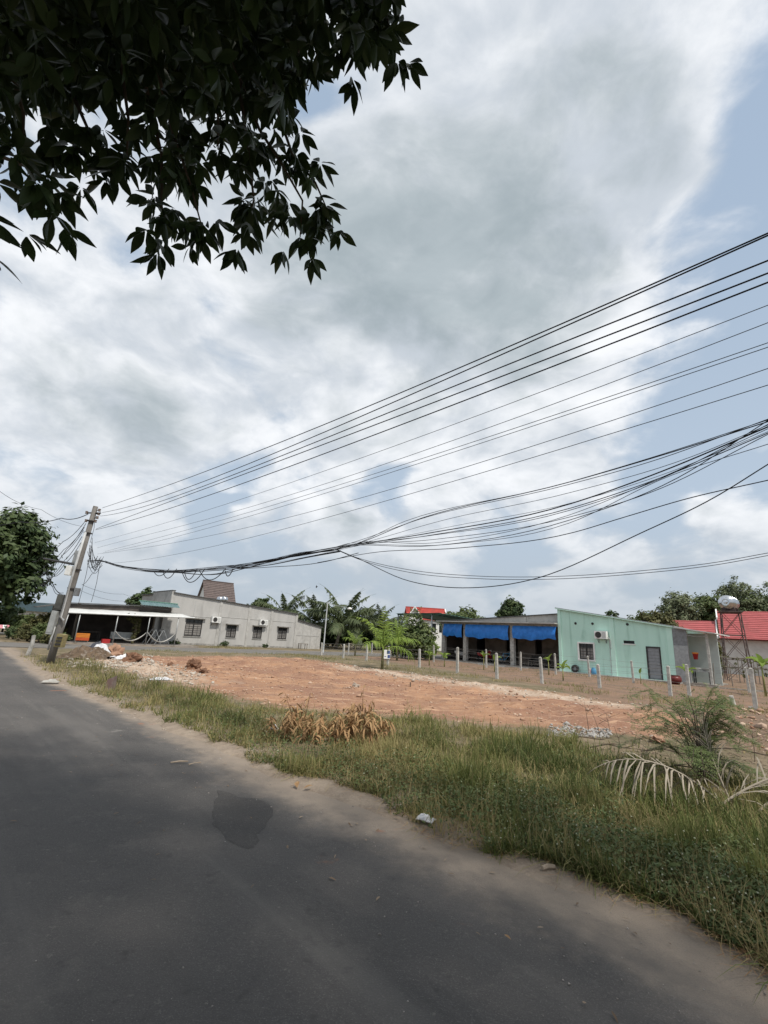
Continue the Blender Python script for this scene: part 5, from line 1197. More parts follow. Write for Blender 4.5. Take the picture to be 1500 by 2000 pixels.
for y in (-.42, 0, .42):
    mb = MB().lathe([(.541, -.03), (.56, -.015), (.56, .015), (.541, .03)], 24); mb.v = [(x, z + y, yy + .66) for x, yy, z in mb.v]; mb.build('hoop', stainless, tk, smooth=True)
for y in (-.45, .45):
    MB().hexa([(-.5, y - .03, 0), (.5, y - .03, 0), (.5, y + .03, 0), (-.5, y + .03, 0), (-.42, y - .03, .26), (.42, y - .03, .26), (.42, y + .03, .26), (-.42, y + .03, .26)]).build('cradle', rust, tk)
# pergola of poles with climbing plants
pg = thing('bean_trellis', 'weathered pole trellis with dry climbers below the water tower', 'trellis', (*gp(1440, 1335)[:2], 0), rad(-38))
for k in range(9):
    x = -3.2 + k * .85; MB().tube([(x + RNG.normal() * .08, RNG.normal() * .2, -.05), (x, 0, 1.75 + RNG.normal() * .12)], .03, 5).build('stake', wood_grey, pg)
    MB().tube([(x + .2, 1.6 + RNG.normal() * .2, -.05), (x + .2, 1.6, 1.7 + RNG.normal() * .1)], .03, 5).build('stake', wood_grey, pg)
for y, z in ((-.03, 1.72), (1.6, 1.7), (.0, 1.1)): MB().tube([(-3.6, y, z + .05), (0, y + .04, z - .05), (4.2, y, z + .03)], .04, 6).build('rail', wood_grey, pg)
link('climbers', crown_mesh('climbers', [(-1.5, .7, 1.55, 1.9, .9, .25), (1.8, .8, 1.5, 2.0, .9, .3), (0, .2, .8, 3.2, .4, .6)], 90, 30, .11, leaf_olive, hollow=.2), pg)
for k in range(8):
    g_ = gp(1385 + k * 15 + RNG.uniform(-5, 5), 1322 + RNG.uniform(0, 22)); h = RNG.uniform(.9, 1.5)
    tag(MB().tube([(0, 0, -.05), (RNG.normal() * .05, 0, h)], [.03, .022], 5).build('garden_stake', wood_grey, None, loc=(g_[0], g_[1], 0)), 'bare wooden stake in the vegetable yard under the water tower', 'stake', 'garden stakes')
g_ = gp(1435, 1381); tag(MB().tube([(0, 0, -.1), (-.08, 0, .36)], [.08, .07], 8).build('post_stump', post_concrete, None, loc=(g_[0], g_[1], 0)), 'short broken concrete stump leaning in the yard beyond the fence', 'stump')
for k, (x, y) in enumerate([(1395, 1345), (1445, 1350), (1480, 1352)]):
    g_ = gp(x, y); mb = MB().tube([(-1.4, 0, .05), (0, .05, .06), (1.4, -.02, .05)], [.05, .055, .04], 6); o = mb.build('log', wood_grey, None, loc=(g_[0], g_[1], 0)); o.rotation_euler = (0, 0, -.75 + k * .15)
    tag(o, 'grey pole lying on the ground in the yard by the trellis', 'log', 'poles lying in the yard')

# ================================================================== THE TREE OVERHEAD
canopy = thing('overhanging_tree', 'large dark leafed tree overhanging the road from above', 'tree', (-4.2, -2.6, 0), 0)
CB = np.array([-4.2, -2.6, 0])
fork = Vector((.5, .3, 3.4))
tr_ = MB().tube([(0, 0, -.1), (.1, .05, 1.6), fork], [.34, .28, .24], 12).build('trunk', bark, canopy, smooth=True)
for e_, r_ in (((4.5, -.5, 6.0), .15), ((2.2, 3.6, 5.9), .14), ((-2.6, 2.0, 6.2), .12), ((2.6, -3.0, 6.2), .13), ((-2.2, -2.4, 6.0), .11), ((6.2, 1.5, 6.6), .1)):
    e_ = Vector(e_); mid = fork.lerp(e_, .5) + Vector((0, 0, .5)); MB().tube([fork - Vector((0, 0, .15)), mid, e_], [r_, r_ * .75, r_ * .3], 8).build('limb', bark, tr_, smooth=True)
# outline of the drooping boughs, as sight lines
SIL = [(-300, -400), (790, -400), (792, 0), (806, 100), (770, 128), (742, 165), (712, 172), (690, 120), (660, 95), (640, 180), (606, 190), (578, 252), (548, 240), (536, 280), (590, 318), (628, 352), (655, 405), (678, 470), (650, 520), (578, 530), (520, 495), (462, 478), (456, 405), (420, 360), (400, 390), (432, 470), (412, 540), (372, 512), (308, 480), (280, 408), (268, 376), (240, 388), (172, 378), (158, 322), (135, 298), (118, 262), (70, 236), (52, 262), (62, 330), (20, 330), (-60, 350), (-300, 500)]
LEAF_PROF = (.10, .55, .92, 1.0, .8, .42, .03)
def leaf_mesh():
    n = len(LEAF_PROF); V = []; Fc = []
    for i, w in enumerate(LEAF_PROF):
        t_ = i / (n - 1); x = t_; z = -.10 * t_ * t_; y = w * .18
        V += [(x, -y, z + abs(y) * .28), (x, 0, z), (x, y, z + abs(y) * .28)]
    for i in range(n - 1):
        for k in range(2): a = i * 3 + k; Fc.append((a, a + 1, a + 4, a + 3))
    return np.array(V, float), np.array(Fc)
LV_, LF_ = leaf_mesh()
def whorl(tip, axis, n, L_, spread=(.5, 1.25)):
    """leaflets round a twig tip; returns 4x3 frames (x dir, y dir, z dir, origin) scaled by length"""
    axis = axis / np.linalg.norm(axis); h = unit(np.cross(axis, rand_unit(1)[0])); k = np.cross(axis, h); out = []
    a0 = RNG.uniform(0, 6.28)
    for i in range(n):
        a = a0 + 2 * math.pi * i / n + RNG.normal() * .25; th = RNG.uniform(*spread)
        d = axis * math.cos(th) + (h * math.cos(a) + k * math.sin(a)) * math.sin(th); d[2] -= .35; d = d / np.linalg.norm(d)
        s_ = unit(np.cross(np.array([0, 0, 1.0]) + RNG.normal(size=3) * .5, d)); u_ = np.cross(d, s_)
        out.append((d, s_, u_, tip + d * .015, L_ * RNG.uniform(.72, 1.15)))
    return out
leaves = []
TWIGS = [[(300, 60, 3.7), (330, 200, 3.5), (352, 290, 3.35), (385, 385, 3.2), (408, 470, 3.1)], [(470, 150, 3.9), (520, 280, 3.6), (565, 350, 3.4), (605, 420, 3.3), (600, 490, 3.25)], [(540, 200, 3.9), (585, 330, 3.6), (630, 385, 3.4), (650, 430, 3.35)],
         [(640, -60, 3.9), (700, 10, 3.7), (716, 60, 3.6), (708, 120, 3.5)], [(700, -40, 3.8), (760, 30, 3.6), (775, 80, 3.5)], [(-60, 300, 3.2), (20, 335, 3.1), (70, 355, 3.0), (92, 385, 2.95)], [(150, 200, 3.6), (190, 290, 3.4), (205, 330, 3.3)], [(480, 180, 3.7), (500, 330, 3.5), (510, 420, 3.3), (500, 450, 3.3)],
         [(300, 200, 3.5), (330, 330, 3.3), (330, 430, 3.2), (335, 450, 3.15)], [(600, 0, 3.9), (600, 120, 3.6), (570, 200, 3.5)], [(40, 180, 3.5), (60, 250, 3.4), (60, 300, 3.3)], [(-40, 430, 3.0), (-12, 450, 3.0)], [(420, 100, 3.9), (440, 250, 3.6), (440, 320, 3.4)], [(250, 150, 3.6), (265, 260, 3.4), (262, 330, 3.3)]]
def rp(px, py, r):
    d = ray(px, py); return d / np.linalg.norm(d) * r + np.array([0, 0, EYE])
for tw_ in TWIGS:
    P = [rp(q[0] - 14, q[1] - 28, q[2]) for q in tw_]; MB().tube([tuple(p - CB) for p in P], list(np.linspace(.011, .004, len(P))), 5).build('twig', bark, canopy)
    for i in range(len(P)):
        if i == 0: continue
        ax_ = P[i] - P[i - 1]; ax_ = ax_ / np.linalg.norm(ax_)
        if i == len(P) - 1: leaves += whorl(P[i], ax_ * .8 + np.array([0, 0, -.3]), 7, .13)
        for q in (.2, .45, .7, .95):
            b_ = P[i - 1] * (1 - q) + P[i] * q; sd_ = rand_unit(1)[0] * .12 + ax_ * .08; sd_[2] -= .05
            leaves += whorl(b_ + sd_, ax_ * .4 + sd_ * 4 + np.array([0, 0, -.4]), 6, .122)
# the bulk of the crown: sampled in space, kept where the boughs of the photograph are or outside the view
inside = []
N = 5200; ctr = np.array([-.3, -.7, 6.2]); rad_ = np.array([5.8, 5.4, 2.9])
pts = ctr + rand_unit(N) * rad_ * (RNG.random(N) ** .42)[:, None]
pts = pts[pts[:, 2] > 3.4]
SIL = [(x_ - 12, y_ - 26 if y_ > 0 else y_) for x_, y_ in SIL]
u_, v_, z_ = proj(pts); sd = poly_sd(u_, v_, SIL)
vis = (z_ > -.6) & (u_ > -260) & (u_ < 1900) & (v_ > -330) & (v_ < 2100)
keep = ((~vis) | ((sd > 45) & (v_ < 170))) & (np.linalg.norm(pts - np.array([0, 0, EYE]), axis=1) > 3.3)
pts = pts[keep]
for p_ in pts: leaves += whorl(p_, unit(p_ - ctr + np.array([0, 0, -.8]) + RNG.normal(size=3)), 6, .25)
# denser boughs in the outlined part
M_ = 0
while M_ < 720:
    x, y = RNG.uniform(-60, 800), RNG.uniform(-120, 520)
    s_ = float(poly_sd(np.array([x]), np.array([y]), SIL)[0]); lim = 10 + 20 * RNG.random()
    if s_ < lim: continue
    if y > 190 and RNG.random() < .72: continue
    r_ = RNG.uniform(3.0, 5.4); p_ = rp(x, y, r_); leaves += whorl(p_, RNG.normal(size=3) * .5 + np.array([0, 0, -.7]), 6, .125 if r_ < 4 else .16); M_ += 1
# the largest leaves in view are leaves of their own, the others are joined
D_ = np.array([l[0] for l in leaves]); Sd = np.array([l[1] for l in leaves]); U_ = np.array([l[2] for l in leaves]); O_ = np.array([l[3] for l in leaves]); Ln = np.array([l[4] for l in leaves])
mid = O_ + D_ * (Ln * .5)[:, None]; u_, v_, z_ = proj(mid); dist = np.linalg.norm(mid - np.array([0, 0, EYE]), axis=1)
vis = (z_ > .2) & (u_ > 0) & (u_ < 1500) & (v_ > 0) & (v_ < 2000)
score = np.where(vis, Ln / dist, 0); order = np.argsort(-score); own = order[:300]; rest = order[300:]
leaf_me = npmesh('leaf', LV_, LF_, leaf_canopy, True, {'rnd': np.full(len(LV_), .4)})
for i in own:
    o = link('leaf', leaf_me, canopy); L_ = Ln[i]
    Mx = Matrix(((D_[i][0] * L_, Sd[i][0] * L_, U_[i][0] * L_, O_[i][0] - CB[0]), (D_[i][1] * L_, Sd[i][1] * L_, U_[i][1] * L_, O_[i][1] - CB[1]), (D_[i][2] * L_, Sd[i][2] * L_, U_[i][2] * L_, O_[i][2] - CB[2]), (0, 0, 0, 1)))
    o.matrix_local = Mx
Vl = (O_[rest] - CB)[:, None] + (LV_[None, :, 0, None] * D_[rest][:, None] + LV_[None, :, 1, None] * Sd[rest][:, None] + LV_[None, :, 2, None] * U_[rest][:, None]) * Ln[rest][:, None, None]
Fl = (LF_[None] + (np.arange(len(rest)) * len(LV_))[:, None, None]).reshape(-1, 4)
link('foliage', npmesh('foliage', Vl.reshape(-1, 3), Fl, leaf_canopy, True, {'rnd': np.repeat(RNG.random(len(rest)), len(LV_))}), canopy, 'stuff')
# twigs carrying the bulk
tw_V = MB()
for p_ in pts[::3]:
    q_ = np.array([p_[0] * .8, p_[1] * .8, p_[2] + .4]); tw_V.tube([tuple(p_ - CB), tuple(q_ - CB)], [.004, .012], 3)
tw_V.build('twigs', bark, canopy, kind='stuff')

# ================================================================== GRASS, WEEDS, STONES
def sample_px(n, x0, x1, y0, y1):
    """points of the ground, spread evenly over a stretch of the view"""
    x = RNG.uniform(x0, x1, n); y = RNG.uniform(y0, y1, n); P = np.array([gp(a, b_) for a, b_ in zip(x, y)]); return P[:, 0], P[:, 1]
def edge_dist(x, y): return -np.maximum(poly_sd(x, y, ROAD_POLY), poly_sd(x, y, LANE_POLY))
def grass(name, label, x, y, h, w, dry, tone=None, seg=(1.0, .75, .05), lean=.45, droop=.35, m=grass_m, jitter=.35):
    n = len(x); z = ground_z(x, y) - .01
    az = RNG.uniform(0, 6.28, n); ln = np.abs(RNG.normal(0, lean, n)); d = np.stack([np.cos(az) * np.sin(ln), np.sin(az) * np.sin(ln), np.cos(ln)], 1)
    a2 = az + RNG.normal(0, .6, n) + math.pi / 2; side = np.stack([np.cos(a2), np.sin(a2), np.zeros(n)], 1)
    V, Fc, k = strips(np.stack([x, y, z], 1), d, side, h * RNG.uniform(1 - jitter, 1 + jitter, n), w * RNG.uniform(.7, 1.3, n), droop * RNG.uniform(.3, 1.7, n), seg)
    o = link(name, npmesh(name, V, Fc, m, False, {'rnd': np.repeat(np.clip(RNG.random(n) * .6 + .2 + (0 if tone is None else tone), 0, 1), k), 'dry': np.repeat(np.clip(dry + RNG.normal(0, .22, n), 0, 1), k)}), kind='stuff')
    return tag(o, label, 'grass')
VERGE = [(-14.6, 20.4), (-12.6, 21.2), (-9.3, 16.9), (-5.6, 12.7), (-2.2, 10.2), (1.3, 9.5), (3.0, 8.8), (3.9, 7.4), (4.8, 6.0), (6.6, 4.4), (10, .5), (8.5, -5.5), (2.3, 2.9), (.4, 4.74), (-1.87, 6.87), (-5.61, 10.37), (-8.57, 13.15)]
def verge_points(n, near_bias=True, margin=.0):
    xs, ys = [], []
    while sum(map(len, xs)) < n:
        m_ = n
        px = RNG.uniform(0, 1620, m_); py = 1270 + 700 * RNG.random(m_) ** 1.0
        u = (px - 750) / F_PX; v = (1000 - py) / F_PX; X_ = u * math.cos(ROLL) - v * math.sin(ROLL); Y_ = u * math.sin(ROLL) + v * math.cos(ROLL)
        dz = math.sin(PITCH) + Y_ * math.cos(PITCH); dy = math.cos(PITCH) - Y_ * math.sin(PITCH); k = -EYE / dz; X_ = X_ * k; Y2 = dy * k
        ok = (dz < -.01); X_, Y2 = X_[ok], Y2[ok]
        s_ = poly_sd(X_, Y2, VERGE) + .35 * vnoise(X_, Y2, 51, 3, .9); e_ = edge_dist(X_, Y2) + .16 * vnoise(X_, Y2, 55, 3, 1.5)
        ok = (s_ > 0) & (e_ > .12 + margin); xs.append(X_[ok]); ys.append(Y2[ok])
    return np.concatenate(xs)[:n], np.concatenate(ys)[:n]
x, y = verge_points(170000)
# drier towards the far, sunlit end and in patches; taller green tufts in the middle
cl = vnoise(x, y, 61, 3, .8); cl2 = vnoise(x, y, 65, 3, 2.2); dd = np.hypot(x, y)
dry = np.clip(.30 + .30 * sstep(dd, 8, 14) + .35 * cl - .30 * sstep(dd, 9, 6) * sstep(x, 0, 2), 0, 1)
gap = vnoise(x, y, 67, 3, 3.2)
h = np.clip(.17 + .13 * cl2 + .12 * sstep(-cl, -.2, .5), .05, .5) * (1 + .45 * gap) * (.62 + .38 * sstep(edge_dist(x, y), .1, 1.2))
keep = RNG.random(len(x)) < np.clip(.62 + .75 * cl2 + .5 * gap, .06, 1)
grass('verge_grass', 'rough mixed green and straw coloured grass on the road verge', x[keep], y[keep], h[keep], .0078 + .0022 * np.clip(dd[keep] - 5, 0, 12) * .35, dry[keep], tone=.55 * vnoise(x, y, 69, 3, 1.4)[keep], seg=(1.0, .9, .6, .05), lean=.72, droop=.55, jitter=.5)
x, y = verge_points(16000)
t_c = vnoise(x, y, 71, 2, .9); ok = t_c > .22; x, y = x[ok], y[ok]
grass('grass_tussocks', 'long arching grass tussocks rising out of the verge', x, y, np.full(len(x), .46), np.full(len(x), .009), np.clip(.2 + .3 * vnoise(x, y, 73, 2, 1.2), 0, 1), seg=(1, .9, .65, .05), lean=.75, droop=.8)
x, y = verge_points(14000)
grass('dry_grass_stalks', 'thin pale dry stalks standing among the verge grass', x, y, np.full(len(x), .34), np.full(len(x), .0055), np.full(len(x), 1.0), lean=.8, droop=.5)
# small leaved weeds with white flower heads along the edge of the road
x, y = verge_points(60000); e_ = edge_dist(x, y); ok = (e_ < 1.35 + .5 * vnoise(x, y, 81, 2, .8)) & (vnoise(x, y, 83, 3, 1.1) > -.12) & (np.hypot(x, y) < 13); x, y, e_ = x[ok], y[ok], e_[ok]
n = len(x); z = ground_z(x, y) + RNG.uniform(.01, .17, n) * (.4 + .6 * sstep(e_, .1, .7))
V, Fc = leaf_quads(np.stack([x, y, z], 1), unit(RNG.normal(size=(n, 3)) * .6 + np.array([0, 0, 1])), RNG.uniform(.018, .04, n), .6)
tag(link('verge_weeds', npmesh('verge_weeds', V, Fc, leaf_mid, False, {'rnd': np.repeat(RNG.random(n), 4)}), kind='stuff'), 'low small leaved weeds spreading along the road edge', 'weeds')
k = RNG.random(n) < .015; nf_ = int(k.sum()); c_ = np.stack([x[k], y[k], z[k] + .05 + .05 * RNG.random(nf_)], 1)
V, Fc = leaf_quads(c_, unit(RNG.normal(size=(nf_, 3)) * .5 + np.array([0, -.4, 1])), RNG.uniform(.009, .018, nf_), 1.0)
tag(link('weed_flowers', npmesh('weed_flowers', V, Fc, mat('petal_white', (.34, .35, .25), None, rough=.8), False), kind='stuff'), 'tiny whitish flower heads on the verge weeds', 'flowers')
# thin grass on the plot margins, along the fence and by the lane
xs = RNG.uniform(-14, 24, 110000); ys = RNG.uniform(8, 45, 110000)
fence_d = np.abs((xs - 5.8) * GF.v[0] + (ys - 23.2) * GF.v[1] + .6); lotd = poly_sd(xs, ys, LOT_POLY); lane_d = edge_dist(xs, ys)
dens = np.clip(.95 * (fence_d < 1.5) * (lotd < -.1) + .8 * ((lane_d > .1) & (lane_d < 1.6) & (ys > 24) & (lotd < .3)) + .16 * (lotd < -.2) * (ys < 34), 0, 1) * sstep(vnoise(xs, ys, 91, 3, .7), -.15, .35)
ok = (RNG.random(len(xs)) < dens) & (lane_d > .1) & (poly_sd(xs, ys, [GF.P(-14, -1.4)[:2], GF.P(10, -1.4)[:2], GF.P(10, 9)[:2], GF.P(-14, 9)[:2]]) < 0)
xs, ys = xs[ok], ys[ok]
grass('plot_grass', 'thin yellowish grass along the fence and plot margins', xs, ys, np.full(len(xs), .2), np.full(len(xs), .018), np.clip(.5 + .3 * vnoise(xs, ys, 93, 2, .5), 0, 1), lean=.6)

# stones and clods
def rock_arrays(c, r, flat=.65):
    """faceted stones: a dented octahedron, subdivided once"""
    base = np.array([(1, 0, 0), (-1, 0, 0), (0, 1, 0), (0, -1, 0), (0, 0, 1), (0, 0, -1)], float)
    ed = [(0, 2), (2, 1), (1, 3), (3, 0), (0, 4), (2, 4), (1, 4), (3, 4), (0, 5), (2, 5), (1, 5), (3, 5)]
    vs = np.concatenate([base, unit(np.array([base[a] + base[b_] for a, b_ in ed]))]); em = {}
    for i, (a, b_) in enumerate(ed): em[(a, b_)] = em[(b_, a)] = 6 + i
    F_ = []
    for a, b_, c_ in [(0, 2, 4), (2, 1, 4), (1, 3, 4), (3, 0, 4), (2, 0, 5), (1, 2, 5), (3, 1, 5), (0, 3, 5)]:
        ab, bc, ca = em[(a, b_)], em[(b_, c_)], em[(c_, a)]; F_ += [(a, ab, ca), (ab, b_, bc), (ca, bc, c_), (ab, bc, ca)]
    n = len(c); J = 1 + RNG.normal(0, .2, (n, len(vs), 1)); sc = RNG.uniform(.7, 1.3, (n, 1, 3)) * np.array([1, 1, flat])
    a_ = RNG.uniform(0, 6.28, n); R_ = np.zeros((n, 3, 3)); R_[:, 0, 0] = np.cos(a_); R_[:, 0, 1] = -np.sin(a_); R_[:, 1, 0] = np.sin(a_); R_[:, 1, 1] = np.cos(a_); R_[:, 2, 2] = 1
    V = np.einsum('nij,nkj->nki', R_, vs[None] * J * sc) * r[:, None, None] + c[:, None]
    Fc = (np.array(F_)[None] + (np.arange(n) * len(vs))[:, None, None]).reshape(-1, 3)
    return V.reshape(-1, 3), Fc, len(vs)
def stones(name, label, x, y, r, m, cat='stones', sink=.3, flat=.65):
    c = np.stack([x, y, ground_z(x, y) + r * (flat - sink)], 1); V, Fc, k = rock_arrays(c, r, flat)
    tag(link(name, npmesh(name, V, Fc, m, False, {'rnd': np.repeat(RNG.random(len(x)), k)}), kind='stuff'), label, cat)
stone_pale = mat('stone_pale', (.36, .30, .24), (.28, .22, .17), 5, .95, rnd=(.48, .44, .38), bump=.4, bscale=30)
stone_earth = mat('stone_earth', (.33, .18, .11), (.25, .13, .08), 5, .95, rnd=(.50, .37, .28), bump=.5, bscale=30)
clod_m = mat('clod_earth', (.19, .10, .06), (.12, .065, .042), 6, .95, rnd=(.25, .14, .085), bump=.6, bscale=25)
def lot_pts(n, poly, margin=0.0):
    P = np.array(poly); X_ = RNG.uniform(P[:, 0].min(), P[:, 0].max(), n * 4); Y_ = RNG.uniform(P[:, 1].min(), P[:, 1].max(), n * 4); ok = poly_sd(X_, Y_, poly) > margin
    X_, Y_ = X_[ok], Y_[ok]; q = sstep(vnoise(X_, Y_, 97, 3, .6), -.35, .5); ok = RNG.random(len(X_)) < .25 + .75 * q; return X_[ok][:n], Y_[ok][:n]
x, y = lot_pts(4200, LOT_POLY, -.4); stones('plot_stones', 'small orange earth lumps strewn over the bare plot', x, y, RNG.lognormal(-4.05, .45, len(x)), stone_earth)
x, y = lot_pts(900, PALE_POLY, -.5); stones('pale_gravel', 'pale gravel strewn along the far side of the plot', x, y, RNG.lognormal(-3.9, .45, len(x)), stone_pale)
x, y = lot_pts(900, PALE2_POLY, -.5); stones('pale_rubble', 'pale broken stone along the verge side of the plot', x, y, RNG.lognormal(-3.75, .5, len(x)), stone_pale)
x, y = lot_pts(300, [(9.8, 14.5), (12.5, 17), (14, 15), (10, 9), (7, 8.2), (6.5, 10)], 0); stones('yard_rubble', 'brown rubble and crumbs of earth near the young thorn shrub', x, y, RNG.lognormal(-3.4, .5, len(x)), stone_earth)
def px_stones(name, label, n, x0, x1, y0, y1, r, m):
    x, y = sample_px(n, x0, x1, y0, y1); stones(name, label, x, y, RNG.lognormal(math.log(r), .45, n), m)
px_stones('white_rubble', 'whitish crushed rubble spilled at the grass edge', 420, 1070, 1195, 1427, 1450, .017, mat('rubble_white', (.30, .285, .265), (.22, .205, .185), 8, .95, rnd=(.42, .405, .38)))
px_stones('tip_rubble', 'pale stones spilled round the rubbish tip', 300, 130, 300, 1280, 1308, .034, stone_pale)
px_stones('road_edge_grit', 'fine grit scattered along the sandy road edge', 220, 60, 420, 1320, 1480, .011, stone_pale)
def rock(label, px, py, r, m, flat=.7, cat='rock', name='rock'):
    """one lump with a broken, knobbly surface"""
    g_ = gp(px, py); nu, nv = 18, 11; sd_ = int(px * 7 + py); V = []
    th = np.linspace(0, 2 * math.pi, nu, endpoint=False); ph = np.linspace(.12, math.pi - .12, nv); TH, PH = np.meshgrid(th, ph)
    dx, dy, dz = np.sin(PH) * np.cos(TH), np.sin(PH) * np.sin(TH), np.cos(PH)
    k_ = 1 + .5 * vnoise(dx + 3 + .5 * dz, dy + 5 - .7 * dz, sd_, 4, 1.9) + .30 * vnoise(dx * 2 + dz, dy * 2 - dz, sd_ + 9, 3, 3.1)
    V = np.stack([dx * k_, dy * k_, dz * k_ * flat], 2).reshape(-1, 3) * r
    Fq = np.array([(i * nu + j, i * nu + (j + 1) % nu, (i + 1) * nu + (j + 1) % nu, (i + 1) * nu + j) for i in range(nv - 1) for j in range(nu)])
    V = np.concatenate([V, [V[:nu].mean(0), V[-nu:].mean(0)]]); n_ = len(V)
    caps = [(n_ - 2, (j + 1) % nu, j, j) for j in range(nu)]
    me = bpy.data.meshes.new(name); me.from_pydata([tuple(v) for v in V], [], [tuple(f)[::-1] for f in Fq] + [((j + 1) % nu, j, n_ - 2)[::-1] for j in range(nu)] + [((nv - 1) * nu + j, (nv - 1) * nu + (j + 1) % nu, n_ - 1)[::-1] for j in range(nu)]); me.materials.append(m)
    at_ = me.attributes.new('rnd', 'FLOAT', 'POINT'); at_.data.foreach_set('value', np.full(n_, .25, dtype=np.float32))
    o = link(name, me, None, None, (g_[0], g_[1], float(ground_z([g_[0]], [g_[1]])[0]) + r * flat * .5)); tag(o, label, cat)
for a in [('large dark clod of red earth near the rubbish tip', 258, 1298, .30, clod_m, .75), ('tall dark clod of red earth at the edge of the plot', 376, 1312, .26, clod_m, .9), ('broken brown slab standing on the rubbish tip', 222, 1287, .32, stone_earth, 1.0), ('low dark clod trailing off the tall clod', 395, 1318, .18, clod_m, .5), ('lone pale rock in the middle of the bare plot', 695, 1348, .11, stone_pale, .7),
          ('orange lump of brick with pale top by the thorn shrub', 1284, 1462, .12, stone_earth, .7), ('white stone lying on the brick lump', 1280, 1452, .075, stone_pale, .4), ('white stone at the foot of the fence post pair', 1468, 1388, .07, mat('rubble_white', (0, 0, 0)), .7), ('dark clod beside the pale rock strip', 332, 1306, .14, clod_m, .6)]:
    rock(*a)
# rubbish tip: crumpled sheets on a heap of earth
g_ = gp(185, 1288)
def crumple(label, px, py, w, d_, h, m, seed, rz=0.0, name='crumpled_sheet', cat='sheet', rough_=1.0):
    r = np.random.default_rng(seed); g0 = gp(px, py); n, k = 13, 11; P = []
    gx_ = np.linspace(-.5, .5, n); gy_ = np.linspace(-.5, .5, k)
    XX, YY = np.meshgrid(gx_, gy_, indexing='ij'); Z = h * (np.clip(1 - (XX ** 2 + YY ** 2) * 3.6, 0, 1) * .8 + .55 * rough_ * np.clip(vnoise(XX + seed, YY, seed, 3, 4.0), -.35, 1) * np.clip(1.2 - (XX ** 2 + YY ** 2) * 3, .1, 1)) + .02
    XX = XX + .05 * vnoise(XX + 3, YY, seed + 1, 2, 5.0); YY = YY + .05 * vnoise(XX, YY + 5, seed + 2, 2, 5.0)
    o = MB().sheet([[(XX[i, j] * w, YY[i, j] * d_, max(Z[i, j], .012)) for j in range(k)] for i in range(n)], .008).build(name, m, None, loc=(g0[0], g0[1], max(float(ground_z([g0[0]], [g0[1]])[0]), 0) + .01)); o.rotation_euler = (0, 0, rz); tag(o, label, cat)
plastic_white = mat('plastic_white', (.66, .66, .67), (.5, .5, .52), 4, .4)
plastic_dark = mat('plastic_dark', (.05, .055, .075), (.09, .09, .10), 4, .45)
crumple('heap of dark earth and rubbish beside the leaning pole', 165, 1288, 1.9, 1.3, .5, mat('tip_earth', (.15, .105, .07), (.09, .065, .045), 6, .95, (.26, .22, .18), 5, bump=.7, bscale=20), 5, .3, 'earth_heap', 'heap')
crumple('white plastic sheet crumpled on top of the rubbish tip', 195, 1286, 1.5, .9, .55, plastic_white, 6, -.5)
crumple('dark plastic sheet half under the white sheet', 182, 1284, .9, .8, .62, plastic_dark, 7, .2)
crumple('small white sheet trailing from the rubbish tip', 240, 1291, .7, .5, .2, plastic_white, 8, .9)
crumple('scrap of white paper on the road edge near the leaning pole', 98, 1334, .36, .22, .05, mat('paper_dull', (.42, .41, .38), (.32, .31, .28), 4, .8), 9, .4, 'paper_scrap', 'litter')
crumple('torn white wrapper at the edge of the grass and sand', 832, 1612, .16, .1, .035, plastic_white, 10, 2.6, 'wrapper', 'litter')
crumple('white bag caught in the grass by the dried weeds', 532, 1444, .24, .18, .12, plastic_white, 11, .2, 'plastic_bag', 'litter')
crumple('pale plastic scraps in the verge grass', 312, 1334, .6, .3, .08, plastic_white, 12, .7, 'plastic_scrap', 'litter')
for k, (px, py, L_, rz, lab) in enumerate([(350, 1491, .20, .5, 'pale stick lying on the asphalt near the road edge'), (1072, 1702, .11, .3, 'short piece of pale bark at the edge of the grass'), (380, 1494, .16, .9, 'thin twig lying on the asphalt beside the pale stick')]):
    g_ = gp(px, py); o = MB().tube([(-L_ / 2, 0, .012), (0, .012, .016), (L_ / 2, 0, .012)], [.008, .012 if k < 2 else .005, .007] if k != 1 else [.016, .018, .015], 6).build('stick', mat('stick_pale', (.36, .29, .22), (.28, .22, .16), 12, .9), None, loc=(g_[0], g_[1], .012 if k == 1 else .004)); o.rotation_euler = (0, 0, rz); tag(o, lab, 'stick')
DL = npmesh('fallen_leaf', LV_ * np.array([1, 1.3, 1.6]), LF_, leaf_dry, True, {'rnd': RNG.random(len(LV_))})
for k, (px, py, L_, lab) in enumerate([(580, 1532, .12, 'curled red brown leaf on the sandy edge below the dried weeds'), (1450, 1843, .11, 'orange brown leaf at the grass edge beside the clump of weeds'), (1475, 1840, .09, 'orange brown leaf lying against its twin'), (1205, 1737, .08, 'small brown leaf half under the verge weeds'), (985, 1838, .04, 'tiny dark leaf on the sandy edge'), (880, 1657, .07, 'brown leaf under the torn white wrapper'), (610, 1540, .1, 'brown leaf at the corner of the grass and sand')]):
    g_ = gp(px, py); o = link('fallen_leaf', DL, None, None, (g_[0], g_[1], .03)); o.scale = (L_, L_, L_); o.rotation_euler = (RNG.normal() * .3, .1, RNG.uniform(0, 6)); tag(o, lab, 'leaf')
